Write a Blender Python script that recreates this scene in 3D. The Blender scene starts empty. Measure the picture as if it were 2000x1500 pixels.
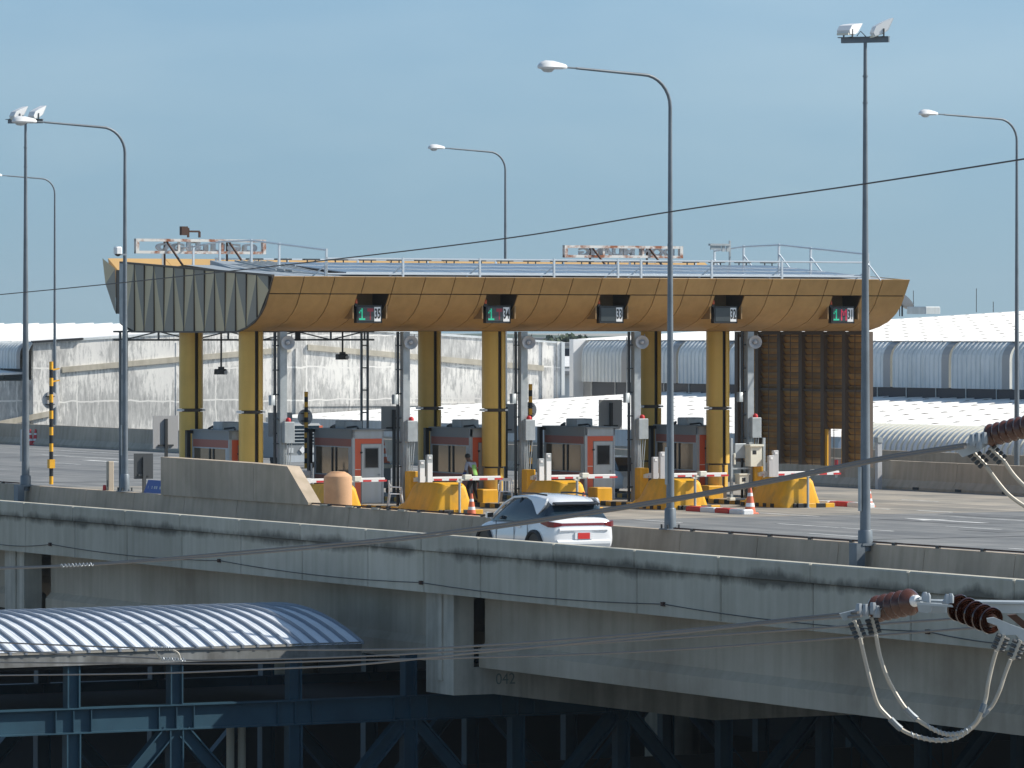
import bpy, math, random
from mathutils import Vector, Matrix
random.seed(7)
scene = bpy.context.scene
col = scene.collection
PI = math.pi
TH = math.radians(27.9)            # the expressway runs away to the left at this angle
CT, ST = math.cos(TH), math.sin(TH)
EYE = 6.3                          # eye height above the expressway deck (deck top is z = 0)

# ------------------------------------------------------------------ camera
cam = bpy.data.cameras.new('camera')
cam.lens = 180.0; cam.sensor_width = 36.0
cam.shift_y = -0.0525
cam.clip_start = 1.0; cam.clip_end = 30000
cam_ob = bpy.data.objects.new('camera', cam); col.objects.link(cam_ob)
cam_ob.location = (0, 0, EYE); cam_ob.rotation_euler = (PI / 2, 0, 0)
scene.camera = cam_ob

# ------------------------------------------------------------------ sky and sun
SUN_EL = math.radians(40); SUN_AZ = math.radians(88)   # azimuth clockwise from +Y
world = bpy.data.worlds.new('World'); scene.world = world; world.use_nodes = True
wn = world.node_tree.nodes; wl = world.node_tree.links
for n in list(wn): wn.remove(n)
sky = wn.new('ShaderNodeTexSky'); sky.sky_type = 'NISHITA'; sky.sun_disc = False
sky.sun_elevation = SUN_EL; sky.sun_rotation = SUN_AZ
sky.altitude = 0; sky.air_density = 1.0; sky.dust_density = 1.6; sky.ozone_density = 2.2
sky.dust_density = 1.0; sky.ozone_density = 2.0
# thick humid air: the clear-sky gradient is read a few degrees higher so the horizon stays blue
tco = wn.new('ShaderNodeTexCoord'); lift = wn.new('ShaderNodeVectorMath'); lift.operation = 'ADD'; lift.inputs[1].default_value = (0, 0, .15)
wl.new(tco.outputs['Generated'], lift.inputs[0]); wl.new(lift.outputs[0], sky.inputs[0])
tint = wn.new('ShaderNodeMix'); tint.data_type = 'RGBA'; tint.blend_type = 'MULTIPLY'
tint.inputs[0].default_value = 1.0; tint.inputs[7].default_value = (0.90, .945, .86, 1)
bg = wn.new('ShaderNodeBackground'); bg.inputs[1].default_value = 0.135
wo = wn.new('ShaderNodeOutputWorld')
wl.new(sky.outputs[0], tint.inputs[6]); cn_ = wn.new('ShaderNodeTexNoise'); cn_.inputs['Scale'].default_value = 9; cn_.inputs['Detail'].default_value = 5
cm_ = wn.new('ShaderNodeMapping'); cm_.inputs['Scale'].default_value = (1, 1, 3.5); wl.new(tco.outputs['Generated'], cm_.inputs[0]); wl.new(cm_.outputs[0], cn_.inputs['Vector'])
cr_ = wn.new('ShaderNodeValToRGB'); cr_.color_ramp.elements[0].position = .45; cr_.color_ramp.elements[1].position = .75
cr_.color_ramp.elements[0].color = (.965, .98, .985, 1); cr_.color_ramp.elements[1].color = (1.20, 1.11, 1.05, 1); wl.new(cn_.outputs[0], cr_.inputs[0])
veil = wn.new('ShaderNodeMix'); veil.data_type = 'RGBA'; veil.blend_type = 'MULTIPLY'; veil.inputs[0].default_value = 1
wl.new(tint.outputs[2], veil.inputs[6]); wl.new(cr_.outputs[0], veil.inputs[7]); # smoggy air dims the lowest few degrees of the sky all round the horizon
sz_ = wn.new('ShaderNodeSeparateXYZ'); wl.new(tco.outputs['Generated'], sz_.inputs[0])
mr_ = wn.new('ShaderNodeMapRange'); mr_.inputs[1].default_value = 0.0; mr_.inputs[2].default_value = .085; mr_.inputs[3].default_value = .68; mr_.inputs[4].default_value = 1.0; wl.new(sz_.outputs[2], mr_.inputs[0])
smog = wn.new('ShaderNodeVectorMath'); smog.operation = 'SCALE'; wl.new(veil.outputs[2], smog.inputs[0]); wl.new(mr_.outputs[0], smog.inputs[3])
wl.new(smog.outputs[0], bg.inputs[0]); wl.new(bg.outputs[0], wo.inputs[0])

sd = Vector((math.sin(SUN_AZ) * math.cos(SUN_EL), math.cos(SUN_AZ) * math.cos(SUN_EL), math.sin(SUN_EL)))
sun = bpy.data.lights.new('sun', 'SUN'); sun.energy = 4.2; sun.angle = math.radians(0.5); sun.color = (1.0, 0.94, 0.84)
sun_ob = bpy.data.objects.new('sun', sun); col.objects.link(sun_ob)
sun_ob.rotation_euler = (-sd).to_track_quat('-Z', 'Y').to_euler(); sun_ob.location = (60, 100, 80)

vs = scene.view_settings
vs.view_transform = 'Standard'; vs.look = 'None'; vs.exposure = 0.40; vs.gamma = 1.0; vs.use_curve_mapping = False

# ------------------------------------------------------------------ frames and helpers
def P(u, v, z=0.0):
    """expressway frame (u across, v along, away) to world"""
    return Vector((u * CT - v * ST, u * ST + v * CT, z))
def at_u(px, py, u):
    a = (px - 1000) / 1e4; Y = u / (a * CT + ST); X = a * Y
    return (u, -X * ST + Y * CT, EYE - (py - 645) * Y / 1e4)
def at_v(px, py, v):
    a = (px - 1000) / 1e4; Y = v / (CT - a * ST); X = a * Y
    return (X * CT + Y * ST, v, EYE - (py - 645) * Y / 1e4)
def at_z(px, py, z):
    Y = (EYE - z) * 1e4 / (py - 645); X = (px - 1000) / 1e4 * Y
    return (X * CT + Y * ST, -X * ST + Y * CT, z)
def at_y(px, py, Y):
    return Vector(((px - 1000) / 1e4 * Y, Y, EYE - (py - 645) * Y / 1e4))
U0, V0 = 85.35, 162.6              # foot of the middle front column of the toll canopy
def TW(t, w, z=0.0): return (U0 + t, V0 + w, z)

class MB:
    """collects shapes, builds ONE mesh"""
    def __init__(s): s.v = []; s.f = []; s.m = []; s.sm = []
    def add(s, vs_, fs, m=0, smooth=False):
        b = len(s.v); s.v += [tuple(x) for x in vs_]
        for f in fs: s.f.append(tuple(b + i for i in f)); s.m.append(m); s.sm.append(smooth)
        return s
    def box(s, x0, y0, z0, x1, y1, z1, m=0):
        v = [(x0, y0, z0), (x1, y0, z0), (x1, y1, z0), (x0, y1, z0), (x0, y0, z1), (x1, y0, z1), (x1, y1, z1), (x0, y1, z1)]
        return s.add(v, [(0, 3, 2, 1), (4, 5, 6, 7), (0, 1, 5, 4), (1, 2, 6, 5), (2, 3, 7, 6), (3, 0, 4, 7)], m)
    def cbox(s, c, size, m=0):
        return s.box(c[0] - size[0] / 2, c[1] - size[1] / 2, c[2] - size[2] / 2, c[0] + size[0] / 2, c[1] + size[1] / 2, c[2] + size[2] / 2, m)
    def bevbox(s, x0, y0, z0, x1, y1, z1, b=0.03, m=0):
        """box with chamfered vertical and top edges"""
        def ring(i, z): return [(x0 + i + b, y0 + i, z), (x1 - i - b, y0 + i, z), (x1 - i, y0 + i + b, z), (x1 - i, y1 - i - b, z), (x1 - i - b, y1 - i, z), (x0 + i + b, y1 - i, z), (x0 + i, y1 - i - b, z), (x0 + i, y0 + i + b, z)]
        v = ring(0, z0) + ring(0, z1 - b) + ring(b * .7, z1)
        f = [tuple(range(7, -1, -1)), tuple(range(16, 24))]
        for k in range(2):
            for i in range(8): j = (i + 1) % 8; f.append((k * 8 + i, k * 8 + j, k * 8 + 8 + j, k * 8 + 8 + i))
        return s.add(v, f, m)
    def prism(s, pts, axis, a0, a1, m=0, smooth=False):
        """polygon pts in the plane across axis, extruded from a0 to a1"""
        n = len(pts)
        def mk(p, a): return {'x': (a, p[0], p[1]), 'y': (p[0], a, p[1]), 'z': (p[0], p[1], a)}[axis]
        v = [mk(p, a0) for p in pts] + [mk(p, a1) for p in pts]
        s.add(v, [(i, (i + 1) % n, n + (i + 1) % n, n + i) for i in range(n)], m, smooth)
        b = len(s.v) - 2 * n
        s.f += [tuple(b + i for i in range(n - 1, -1, -1)), tuple(b + n + i for i in range(n))]; s.m += [m, m]; s.sm += [False, False]
        return s
    def tube(s, pts, r, n=8, m=0, cap=True):
        pts = [Vector(p) for p in pts]; k = len(pts)
        rs = r if isinstance(r, (list, tuple)) else [r] * k
        vv = []; up = None
        for i, p in enumerate(pts):
            d = (pts[min(i + 1, k - 1)] - pts[max(i - 1, 0)]).normalized()
            if up is None:
                up = Vector((0, 0, 1)) if abs(d.z) < .9 else Vector((1, 0, 0))
            a = d.cross(up).normalized(); b2 = a.cross(d).normalized(); up = b2
            for j in range(n):
                an = 2 * PI * (j + .5) / n
                vv.append(p + (a * math.cos(an) + b2 * math.sin(an)) * rs[i])
        ff = []
        for i in range(k - 1):
            for j in range(n): j2 = (j + 1) % n; ff.append((i * n + j, i * n + j2, (i + 1) * n + j2, (i + 1) * n + j))
        s.add(vv, ff, m, n > 4)
        if cap:
            b = len(s.v) - len(vv)
            s.f += [tuple(b + j for j in range(n - 1, -1, -1)), tuple(b + (k - 1) * n + j for j in range(n))]; s.m += [m, m]; s.sm += [False, False]
        return s
    def bar(s, p, q, w, m=0): return s.tube([p, q], w * .707, 4, m)
    def lathe(s, prof, n=16, c=(0, 0, 0), m=0, M=None, smooth=True):
        vv = []
        for r, z in prof:
            for j in range(n):
                an = 2 * PI * j / n; p = Vector((r * math.cos(an), r * math.sin(an), z))
                if M is not None: p = M @ p
                vv.append(p + Vector(c))
        ff = []
        for i in range(len(prof) - 1):
            for j in range(n): j2 = (j + 1) % n; ff.append((i * n + j, i * n + j2, (i + 1) * n + j2, (i + 1) * n + j))
        ff.append(tuple(range(n - 1, -1, -1))); ff.append(tuple((len(prof) - 1) * n + j for j in range(n)))
        s.add(vv, ff, m, smooth)
        s.sm[-1] = s.sm[-2] = False
        return s
    def loft(s, rings, m=0, smooth=True, cap=True):
        n = len(rings[0]); vv = [p for r in rings for p in r]; ff = []
        for i in range(len(rings) - 1):
            for j in range(n): j2 = (j + 1) % n; ff.append((i * n + j, i * n + j2, (i + 1) * n + j2, (i + 1) * n + j))
        if cap: ff += [tuple(range(n - 1, -1, -1)), tuple((len(rings) - 1) * n + j for j in range(n))]
        return s.add(vv, ff, m, smooth)
    def mesh(s, name, mats):
        me = bpy.data.meshes.new(name); me.from_pydata(s.v, [], s.f); me.validate(); 
        for mt in (mats if isinstance(mats, (list, tuple)) else [mats]): me.materials.append(mt)
        if len(me.polygons) == len(s.f):
            me.polygons.foreach_set('material_index', s.m); me.polygons.foreach_set('use_smooth', s.sm)
        me.update()
        if any(s.sm): me.set_sharp_from_angle(angle=math.radians(38))
        return me
    def build(s, name, mats, parent=None, loc=None, label=None):
        return put(s.mesh(name, mats), name, parent, loc, label)

def put(me, name, parent=None, loc=None, label=None, rot=None):
    o = bpy.data.objects.new(name, me); col.objects.link(o)
    if parent is not None: o.parent = parent
    if loc is not None: o.location = loc
    if rot is not None: o.rotation_euler = rot
    if label: o['label'] = label
    return o
def thing(name, label, cat, uvz=None, group=None, world_loc=None, rz=None, kind=None):
    o = bpy.data.objects.new(name, None); col.objects.link(o); o.empty_display_size = .2
    if uvz is not None: o.location = P(*uvz); o.rotation_euler = (0, 0, TH if rz is None else TH + rz)
    else: o.location = world_loc or (0, 0, 0); o.rotation_euler = (0, 0, rz or 0)
    o['label'] = label; o['category'] = cat
    if group: o['group'] = group
    if kind: o['kind'] = kind
    return o
def single(o, label, cat, group=None):
    o['label'] = label; o['category'] = cat
    if group: o['group'] = group
    return o
def struct(o): o['kind'] = 'structure'; return o
def dup(root, uvz, label=None, rz=0, group=None):
    r = root.copy(); col.objects.link(r); r.location = P(*uvz); r.rotation_euler = (0, 0, TH + rz)
    if label: r['label'] = label
    if group: r['group'] = group
    kids = [c for c in root.children]
    for ch in kids:
        c = ch.copy(); col.objects.link(c); c.parent = r
        for g in list(ch.children):
            d = g.copy(); col.objects.link(d); d.parent = c
    return r
def text_mesh(s, size, depth=0.0, sx=1.0, align='CENTER', bold=0.0):
    cu = bpy.data.curves.new('text', 'FONT'); cu.body = s; cu.size = size; cu.extrude = depth
    cu.offset = bold; cu.align_x = align; cu.align_y = 'CENTER'
    ob = bpy.data.objects.new('text', cu); col.objects.link(ob)
    dg = bpy.context.evaluated_depsgraph_get(); me = bpy.data.meshes.new_from_object(ob.evaluated_get(dg))
    bpy.data.objects.remove(ob); bpy.data.curves.remove(cu)
    if sx != 1.0:
        for v in me.vertices: v.co.x *= sx
    return me
def put_text(s, size, mat, parent, loc, rot, depth=0.002, sx=1.0, name='lettering', bold=0.0):
    me = text_mesh(s, size, depth, sx, bold=bold); me.materials.clear(); me.materials.append(mat)
    return put(me, name, parent, loc, None, rot)

# ------------------------------------------------------------------ materials
def mat(name, c, rough=.6, metal=0.0, c2=None, scale=2.0, detail=4, streak=0.0, bump=0.0, bscale=30, spec=.5, coat=0.0, emit=None, lo=.4, hi=.62, rand=0.0, lanes=0.0):
    m = bpy.data.materials.new(name); m.use_nodes = True; nt = m.node_tree; N = nt.nodes; L = nt.links
    b = N['Principled BSDF']; b.inputs['Roughness'].default_value = rough; b.inputs['Metallic'].default_value = metal
    b.inputs['Specular IOR Level'].default_value = spec
    if coat: b.inputs['Coat Weight'].default_value = coat; b.inputs['Coat Roughness'].default_value = .05
    c = tuple(c) + (1,)
    b.inputs['Base Color'].default_value = c
    if emit: b.inputs['Emission Color'].default_value = tuple(emit[:3]) + (1,); b.inputs['Emission Strength'].default_value = emit[3]
    out = None
    if c2 is not None or streak or bump:
        geo = N.new('ShaderNodeNewGeometry')
    if c2 is not None:
        no = N.new('ShaderNodeTexNoise'); no.inputs['Scale'].default_value = scale; no.inputs['Detail'].default_value = detail; no.inputs['Roughness'].default_value = .6
        L.new(geo.outputs['Position'], no.inputs['Vector'])
        rp = N.new('ShaderNodeValToRGB'); rp.color_ramp.elements[0].position = lo; rp.color_ramp.elements[1].position = hi
        rp.color_ramp.elements[0].color = c; rp.color_ramp.elements[1].color = tuple(c2) + (1,)
        L.new(no.outputs[0], rp.inputs[0]); out = rp.outputs[0]
    if streak:
        mp = N.new('ShaderNodeMapping'); mp.inputs['Scale'].default_value = (2.2, 2.2, .12)
        L.new(geo.outputs['Position'], mp.inputs[0])
        n2 = N.new('ShaderNodeTexNoise'); n2.inputs['Scale'].default_value = 1.6; n2.inputs['Detail'].default_value = 5
        L.new(mp.outputs[0], n2.inputs['Vector'])
        r2 = N.new('ShaderNodeValToRGB'); r2.color_ramp.elements[0].position = .35; r2.color_ramp.elements[1].position = .6
        k = 1 - streak; r2.color_ramp.elements[0].color = (k, k, k * .97, 1); r2.color_ramp.elements[1].color = (1, 1, 1, 1)
        L.new(n2.outputs[0], r2.inputs[0])
        mx = N.new('ShaderNodeMix'); mx.data_type = 'RGBA'; mx.blend_type = 'MULTIPLY'; mx.inputs[0].default_value = 1
        if out: L.new(out, mx.inputs[6])
        else: mx.inputs[6].default_value = c
        L.new(r2.outputs[0], mx.inputs[7]); out = mx.outputs[2]
    if lanes:
        geo2 = N.new('ShaderNodeNewGeometry')
        m0 = N.new('ShaderNodeMapping'); m0.vector_type = 'TEXTURE'; m0.inputs['Rotation'].default_value = (0, 0, TH); L.new(geo2.outputs['Position'], m0.inputs[0])
        m1 = N.new('ShaderNodeMapping'); m1.inputs['Scale'].default_value = (1.1, .035, 1); L.new(m0.outputs[0], m1.inputs[0])
        n4 = N.new('ShaderNodeTexNoise'); n4.inputs['Scale'].default_value = 1.0; n4.inputs['Detail'].default_value = 6; L.new(m1.outputs[0], n4.inputs['Vector'])
        r4 = N.new('ShaderNodeValToRGB'); r4.color_ramp.elements[0].position = .36; r4.color_ramp.elements[1].position = .62
        k = 1 - lanes; r4.color_ramp.elements[0].color = (k, k, k, 1); r4.color_ramp.elements[1].color = (1.08, 1.06, 1.02, 1); L.new(n4.outputs[0], r4.inputs[0])
        m4 = N.new('ShaderNodeMix'); m4.data_type = 'RGBA'; m4.blend_type = 'MULTIPLY'; m4.inputs[0].default_value = 1
        L.new(out, m4.inputs[6]); L.new(r4.outputs[0], m4.inputs[7]); out = m4.outputs[2]
    if rand:
        oi = N.new('ShaderNodeObjectInfo'); mr = N.new('ShaderNodeMapRange'); mr.inputs[3].default_value = 1 - rand; mr.inputs[4].default_value = 1 + rand * .4; L.new(oi.outputs['Random'], mr.inputs[0])
        m5 = N.new('ShaderNodeVectorMath'); m5.operation = 'SCALE'; L.new(mr.outputs[0], m5.inputs[3])
        if out: L.new(out, m5.inputs[0])
        else: m5.inputs[0].default_value = c[:3]
        out = m5.outputs[0]
    if out: L.new(out, b.inputs['Base Color'])
    if bump:
        n3 = N.new('ShaderNodeTexNoise'); n3.inputs['Scale'].default_value = bscale; n3.inputs['Detail'].default_value = 5
        L.new(geo.outputs['Position'], n3.inputs['Vector'])
        bp = N.new('ShaderNodeBump'); bp.inputs['Strength'].default_value = bump; bp.inputs['Distance'].default_value = .02
        L.new(n3.outputs[0], bp.inputs['Height']); L.new(bp.outputs[0], b.inputs['Normal'])
    return m
def glass(name, c, rough=.05):
    return mat(name, c, rough, 0, spec=.8)

M = {}
M['asphalt'] = mat('asphalt', (.155, .165, .175), .85, c2=(.225, .23, .235), scale=.35, detail=8, bump=.25, bscale=60, lanes=.30)
M['apron'] = mat('apron_concrete', (.36, .325, .28), .85, c2=(.22, .215, .20), scale=.3, detail=8, bump=.2, lanes=.30)
M['paint'] = mat('road_paint', (.72, .72, .70), .7, c2=(.45, .45, .44), scale=1.4, detail=6)
M['concrete'] = mat('deck_concrete', (.43, .41, .36), .85, c2=(.35, .33, .29), scale=.45, detail=8, streak=.15, bump=.2)
M['girder'] = mat('girder_concrete', (.52, .465, .385), .85, c2=(.30, .25, .19), scale=.20, detail=7, streak=.12, bump=.15, lo=.42, hi=.72)
M['barrier'] = mat('barrier_concrete', (.55, .445, .34), .85, c2=(.43, .35, .265), scale=.5, detail=7, streak=.14, bump=.15, rand=.08)
M['far_barrier'] = mat('far_barrier_concrete', (.50, .43, .345), .85, c2=(.40, .345, .28), scale=.4, detail=6, streak=.15, rand=.06)
M['coping'] = mat('coping_concrete', (.50, .46, .38), .85, c2=(.40, .365, .30), scale=.8, detail=6, streak=.15)
M['pier'] = mat('pier_concrete', (.60, .565, .49), .85, c2=(.44, .415, .36), scale=.5, detail=7, streak=.28, bump=.15)
M['patch_tar'] = mat('tar_patch', (.115, .12, .125), .9, c2=(.16, .165, .17), scale=.9, detail=6)
M['patch'] = mat('grey_patch', (.30, .32, .33), .7)
M['gold'] = mat('golden_panel', (.50, .31, .125), .45, .1, c2=(.45, .275, .11), scale=.5, spec=.4, streak=.10, rand=.09)
M['gold_top'] = mat('golden_panel_top', (.52, .33, .13), .5, c2=(.46, .29, .115), scale=.3)
M['fold_lit'] = mat('fold_lit_panel', (.56, .47, .30), .5, rand=.06)  # brighter fold faces: metallic reflection painted in as an olive tone
M['fold_shade'] = mat('fold_shade_panel', (.27, .255, .215), .5, rand=.06)  # darker fold faces: shading of the folds painted in as grey
M['trimdark'] = mat('dark_bronze', (.055, .042, .032), .5)
M['bronze'] = mat('bronze_housing', (.26, .16, .07), .5, .1)
M['column'] = mat('mustard_column', (.80, .51, .115), .33, .05, c2=(.70, .44, .10), scale=.5, streak=.10, rand=.06)
M['galv'] = mat('galvanised_steel', (.40, .435, .46), .5, .2, c2=(.33, .365, .39), scale=3, streak=.08)
M['pole'] = mat('grey_pole_paint', (.165, .195, .225), .5, .2, c2=(.13, .155, .18), scale=1.5)
M['white'] = mat('white_paint', (.78, .79, .80), .4)
M['offwhite'] = mat('cream_paint', (.72, .70, .60), .5)
M['lampshell'] = mat('lamp_shell', (.75, .76, .77), .4)
M['lampglass'] = mat('lamp_glass', (.55, .58, .60), .2)
M['black'] = mat('black', (.012, .013, .016), .5)
M['dark'] = mat('dark_grey', (.045, .05, .055), .5)
M['steel'] = mat('bridge_blue_steel', (.020, .072, .112), .55, .05, c2=(.013, .052, .085), scale=.8)
M['roofmetal'] = mat('zinc_roof', (.70, .74, .80), .6, .05, c2=(.62, .66, .71), scale=.6)
M['roofrib'] = mat('zinc_rib', (.23, .26, .31), .5, .1)
M['gutter'] = mat('gutter_metal', (.28, .29, .29), .6, .2, c2=(.17, .17, .165), scale=1.2, streak=.3)
M['panel'] = mat('solar_cell', (.115, .14, .185), .22, .1, spec=.7)
M['rail'] = mat('aluminium_rail', (.62, .66, .70), .35, .5)
M['deckroof'] = mat('roof_sheet', (.36, .40, .43), .5, .3)
M['rust'] = mat('rusty_white_paint', (.62, .60, .57), .7, c2=(.26, .085, .035), scale=2.6, detail=7, lo=.47, hi=.62)
M['rustdark'] = mat('rusty_brace', (.07, .035, .025), .8)
M['letter'] = mat('letter_tin', (.48, .51, .54), .5, .2, c2=(.30, .27, .23), scale=3, lo=.5, hi=.75)
M['yellow'] = mat('safety_yellow', (.80, .41, .018), .5, c2=(.50, .29, .06), scale=1.6, detail=9, streak=.15, lo=.50, hi=.78)
M['red'] = mat('red_paint', (.55, .03, .035), .5)
M['orange'] = mat('booth_orange', (.68, .13, .06), .45)
M['maroon'] = mat('booth_brick_red', (.36, .11, .08), .5)
M['booth'] = mat('booth_grey', (.46, .50, .54), .45, .05, streak=.08)
M['boothdark'] = mat('booth_dark_grey', (.23, .25, .265), .5)
M['door'] = mat('booth_door', (.52, .56, .59), .45, streak=.08)
M['glass'] = mat('booth_glass', (.16, .125, .085), .08, spec=.9)
M['doorglass'] = mat('door_glass', (.02, .018, .018), .05, spec=.8)
M['tank_tan'] = mat('tan_plastic', (.62, .36, .20), .6, c2=(.50, .29, .165), scale=1.4, streak=.08, lo=.45, hi=.7)  # the tank plastic's own tan, randomly mottled
M['louver'] = mat('amber_louver', (.46, .30, .125), .5, c2=(.30, .195, .08), scale=.9, rand=.35)
def translucent(m, f, c):
    N = m.node_tree.nodes; L = m.node_tree.links; out = [n for n in N if n.type == 'OUTPUT_MATERIAL'][0]
    t = N.new('ShaderNodeBsdfTranslucent'); t.inputs[0].default_value = c + (1,); mx = N.new('ShaderNodeMixShader'); mx.inputs[0].default_value = f
    L.new(N['Principled BSDF'].outputs[0], mx.inputs[1]); L.new(t.outputs[0], mx.inputs[2]); L.new(mx.outputs[0], out.inputs[0])
translucent(M['louver'], .2, (.42, .25, .09))
M['frame'] = mat('louver_frame', (.12, .09, .07), .6)
M['blue'] = mat('sign_blue', (.012, .06, .30), .4)
M['signback'] = mat('sign_back', (.46, .47, .49), .5, .1)
M['cone'] = mat('cone_orange', (.62, .15, .075), .6)
M['conered'] = mat('cone_red', (.62, .05, .06), .5)
M['led_off'] = mat('led_screen', (.05, .06, .065), .3)
M['led_green'] = mat('led_green', (.02, .30, .2), .5, emit=(.02, .75, .40, .30))
M['led_red'] = mat('led_red', (.45, .03, .07), .5, emit=(.75, .03, .10, .30))
M['led_dim'] = mat('led_dim_red', (.20, .03, .045), .5, emit=(.5, .03, .05, .08))
M['amber'] = mat('amber_lens', (.60, .09, .015), .3)
M['porcelain'] = mat('brown_porcelain', (.040, .014, .009), .14, coat=.6, spec=.7)
M['porcelain2'] = mat('russet_porcelain', (.080, .028, .016), .22, coat=.4)
M['cable'] = mat('cable_grey', (.15, .14, .135), .6)
M['alu'] = mat('aluminium_cable', (.38, .355, .31), .5, .2)
M['zinc'] = mat('zinc_fitting', (.30, .33, .36), .5, .4)
M['wire'] = mat('thin_wire', (.05, .05, .055), .6)
M['carwhite'] = mat('pearl_white', (.80, .82, .85), .18, coat=1.0)
M['carglass'] = mat('tinted_glass', (.015, .03, .045), .04, spec=.8)
M['tyre'] = mat('tyre_rubber', (.02, .02, .02), .8)
M['cladding'] = mat('black_cladding', (.03, .03, .032), .6)
M['tail'] = mat('tail_lamp', (.16, .008, .012), .15, coat=.5)
M['plate'] = mat('red_plate', (.62, .035, .03), .4)
M['whiteroof'] = mat('white_roof', (.80, .80, .79), .6, c2=(.70, .70, .69), scale=.25, detail=6)
M['ventdark'] = mat('roof_vent_dark', (.16, .13, .11), .7)
M['clad'] = mat('white_cladding', (.66, .69, .70), .5, c2=(.56, .60, .62), scale=.4, streak=.12, rand=.05)
M['cladframe'] = mat('grey_bay_frame', (.30, .30, .30), .6)
M['darkwin'] = mat('dark_window', (.02, .03, .048), .45, spec=.3)
M['hill'] = mat('distant_blue', (.17, .22, .26), .9)
M['foliage'] = mat('foliage', (.05, .075, .04), .8)
M['ground'] = mat('ground_yard', (.36, .33, .28), .9, c2=(.27, .25, .21), scale=.05, detail=8)
M['under'] = mat('street_asphalt', (.035, .037, .04), .9)
M['skin'] = mat('skin', (.16, .085, .055), .6)
M['hair'] = mat('hair', (.01, .009, .009), .6)
M['vest'] = mat('hi_vis_green', (.25, .52, .12), .7)
M['shirt'] = mat('shirt', (.35, .38, .48), .8)
M['sleeve'] = mat('blue_sleeve', (.02, .05, .22), .8)
M['trouser'] = mat('trousers', (.018, .014, .018), .8)

def old_wall_material():
    m = bpy.data.materials.new('weathered_whitewash'); m.use_nodes = True; N = m.node_tree.nodes; L = m.node_tree.links
    b = N['Principled BSDF']; b.inputs['Roughness'].default_value = .9
    tc = N.new('ShaderNodeTexCoord')
    def noise(scale, sc, det, rough=.6):
        mp = N.new('ShaderNodeMapping'); mp.inputs['Scale'].default_value = sc; L.new(tc.outputs['Object'], mp.inputs[0])
        n = N.new('ShaderNodeTexNoise'); n.inputs['Scale'].default_value = scale; n.inputs['Detail'].default_value = det; n.inputs['Roughness'].default_value = rough
        L.new(mp.outputs[0], n.inputs['Vector']); return n.outputs[0]
    def ramp(src, p0, p1, c0, c1):
        r = N.new('ShaderNodeValToRGB'); r.color_ramp.elements[0].position = p0; r.color_ramp.elements[1].position = p1
        r.color_ramp.elements[0].color = c0 + (1,); r.color_ramp.elements[1].color = c1 + (1,); L.new(src, r.inputs[0]); return r.outputs[0]
    def mix(f, a, b2, bt='MIX'):
        x = N.new('ShaderNodeMix'); x.data_type = 'RGBA'; x.blend_type = bt
        if isinstance(f, float): x.inputs[0].default_value = f
        else: L.new(f, x.inputs[0])
        L.new(a, x.inputs[6]); L.new(b2, x.inputs[7]); return x.outputs[2]
    g0, g1 = (0., 0., 0.), (1., 1., 1.)
    white = ramp(noise(.6, (1, 1, 1), 4), .3, .7, (.84, .82, .77), (.73, .71, .68))
    grey = ramp(noise(2.6, (2.2, 1, .4), 8, .7), .35, .65, (.29, .29, .285), (.62, .61, .585))
    big = noise(.22, (1, 1, 1.1), 5, .55); fine = noise(3.2, (1.6, 1, .30), 9, .75)
    ad = N.new('ShaderNodeMath'); ad.operation = 'MULTIPLY_ADD'; L.new(fine, ad.inputs[0]); ad.inputs[1].default_value = .9; L.new(big, ad.inputs[2])
    patch = ramp(ad.outputs[0], .90, 1.10, g0, (.9, .9, .9))
    br = N.new('ShaderNodeTexBrick'); br.inputs['Scale'].default_value = 1.0; br.inputs['Mortar Size'].default_value = .055
    br.inputs['Brick Width'].default_value = 2.9; br.inputs['Row Height'].default_value = 1.9; br.offset = .0; br.inputs['Mortar Smooth'].default_value = .4
    sw = N.new('ShaderNodeSeparateXYZ'); cb = N.new('ShaderNodeCombineXYZ'); L.new(tc.outputs['Object'], sw.inputs[0]); L.new(sw.outputs[0], cb.inputs[0]); L.new(sw.outputs[2], cb.inputs[1])
    wv = N.new('ShaderNodeTexNoise'); wv.inputs['Scale'].default_value = .9; L.new(tc.outputs['Object'], wv.inputs['Vector']); ws_ = N.new('ShaderNodeVectorMath'); ws_.operation = 'MULTIPLY_ADD'; ws_.inputs[1].default_value = (.35, .35, .35); L.new(wv.outputs['Color'], ws_.inputs[0]); L.new(cb.outputs[0], ws_.inputs[2]); L.new(ws_.outputs[0], br.inputs['Vector'])
    inv = N.new('ShaderNodeMath'); inv.operation = 'SUBTRACT'; inv.inputs[0].default_value = 1.0; L.new(br.outputs['Fac'], inv.inputs[1])
    pm = N.new('ShaderNodeMath'); pm.operation = 'MULTIPLY'; L.new(patch, pm.inputs[0]); L.new(inv.outputs[0], pm.inputs[1])
    c = mix(pm.outputs[0], white, grey)
    mould = ramp(noise(1.1, (2.0, 1, .25), 9, .78), .60, .70, g0, g1)
    dk = N.new('ShaderNodeRGB'); dk.outputs[0].default_value = (.13, .13, .125, 1)
    mm = N.new('ShaderNodeMath'); mm.operation = 'MULTIPLY'; L.new(mould, mm.inputs[0]); mm.inputs[1].default_value = .75
    c = mix(mm.outputs[0], c, dk.outputs[0])
    L.new(c, b.inputs['Base Color'])
    bp = N.new('ShaderNodeBump'); bp.inputs['Strength'].default_value = .35; bp.inputs['Distance'].default_value = .05
    L.new(fine, bp.inputs['Height']); L.new(bp.outputs[0], b.inputs['Normal'])
    return m
M['oldwall'] = old_wall_material()

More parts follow.
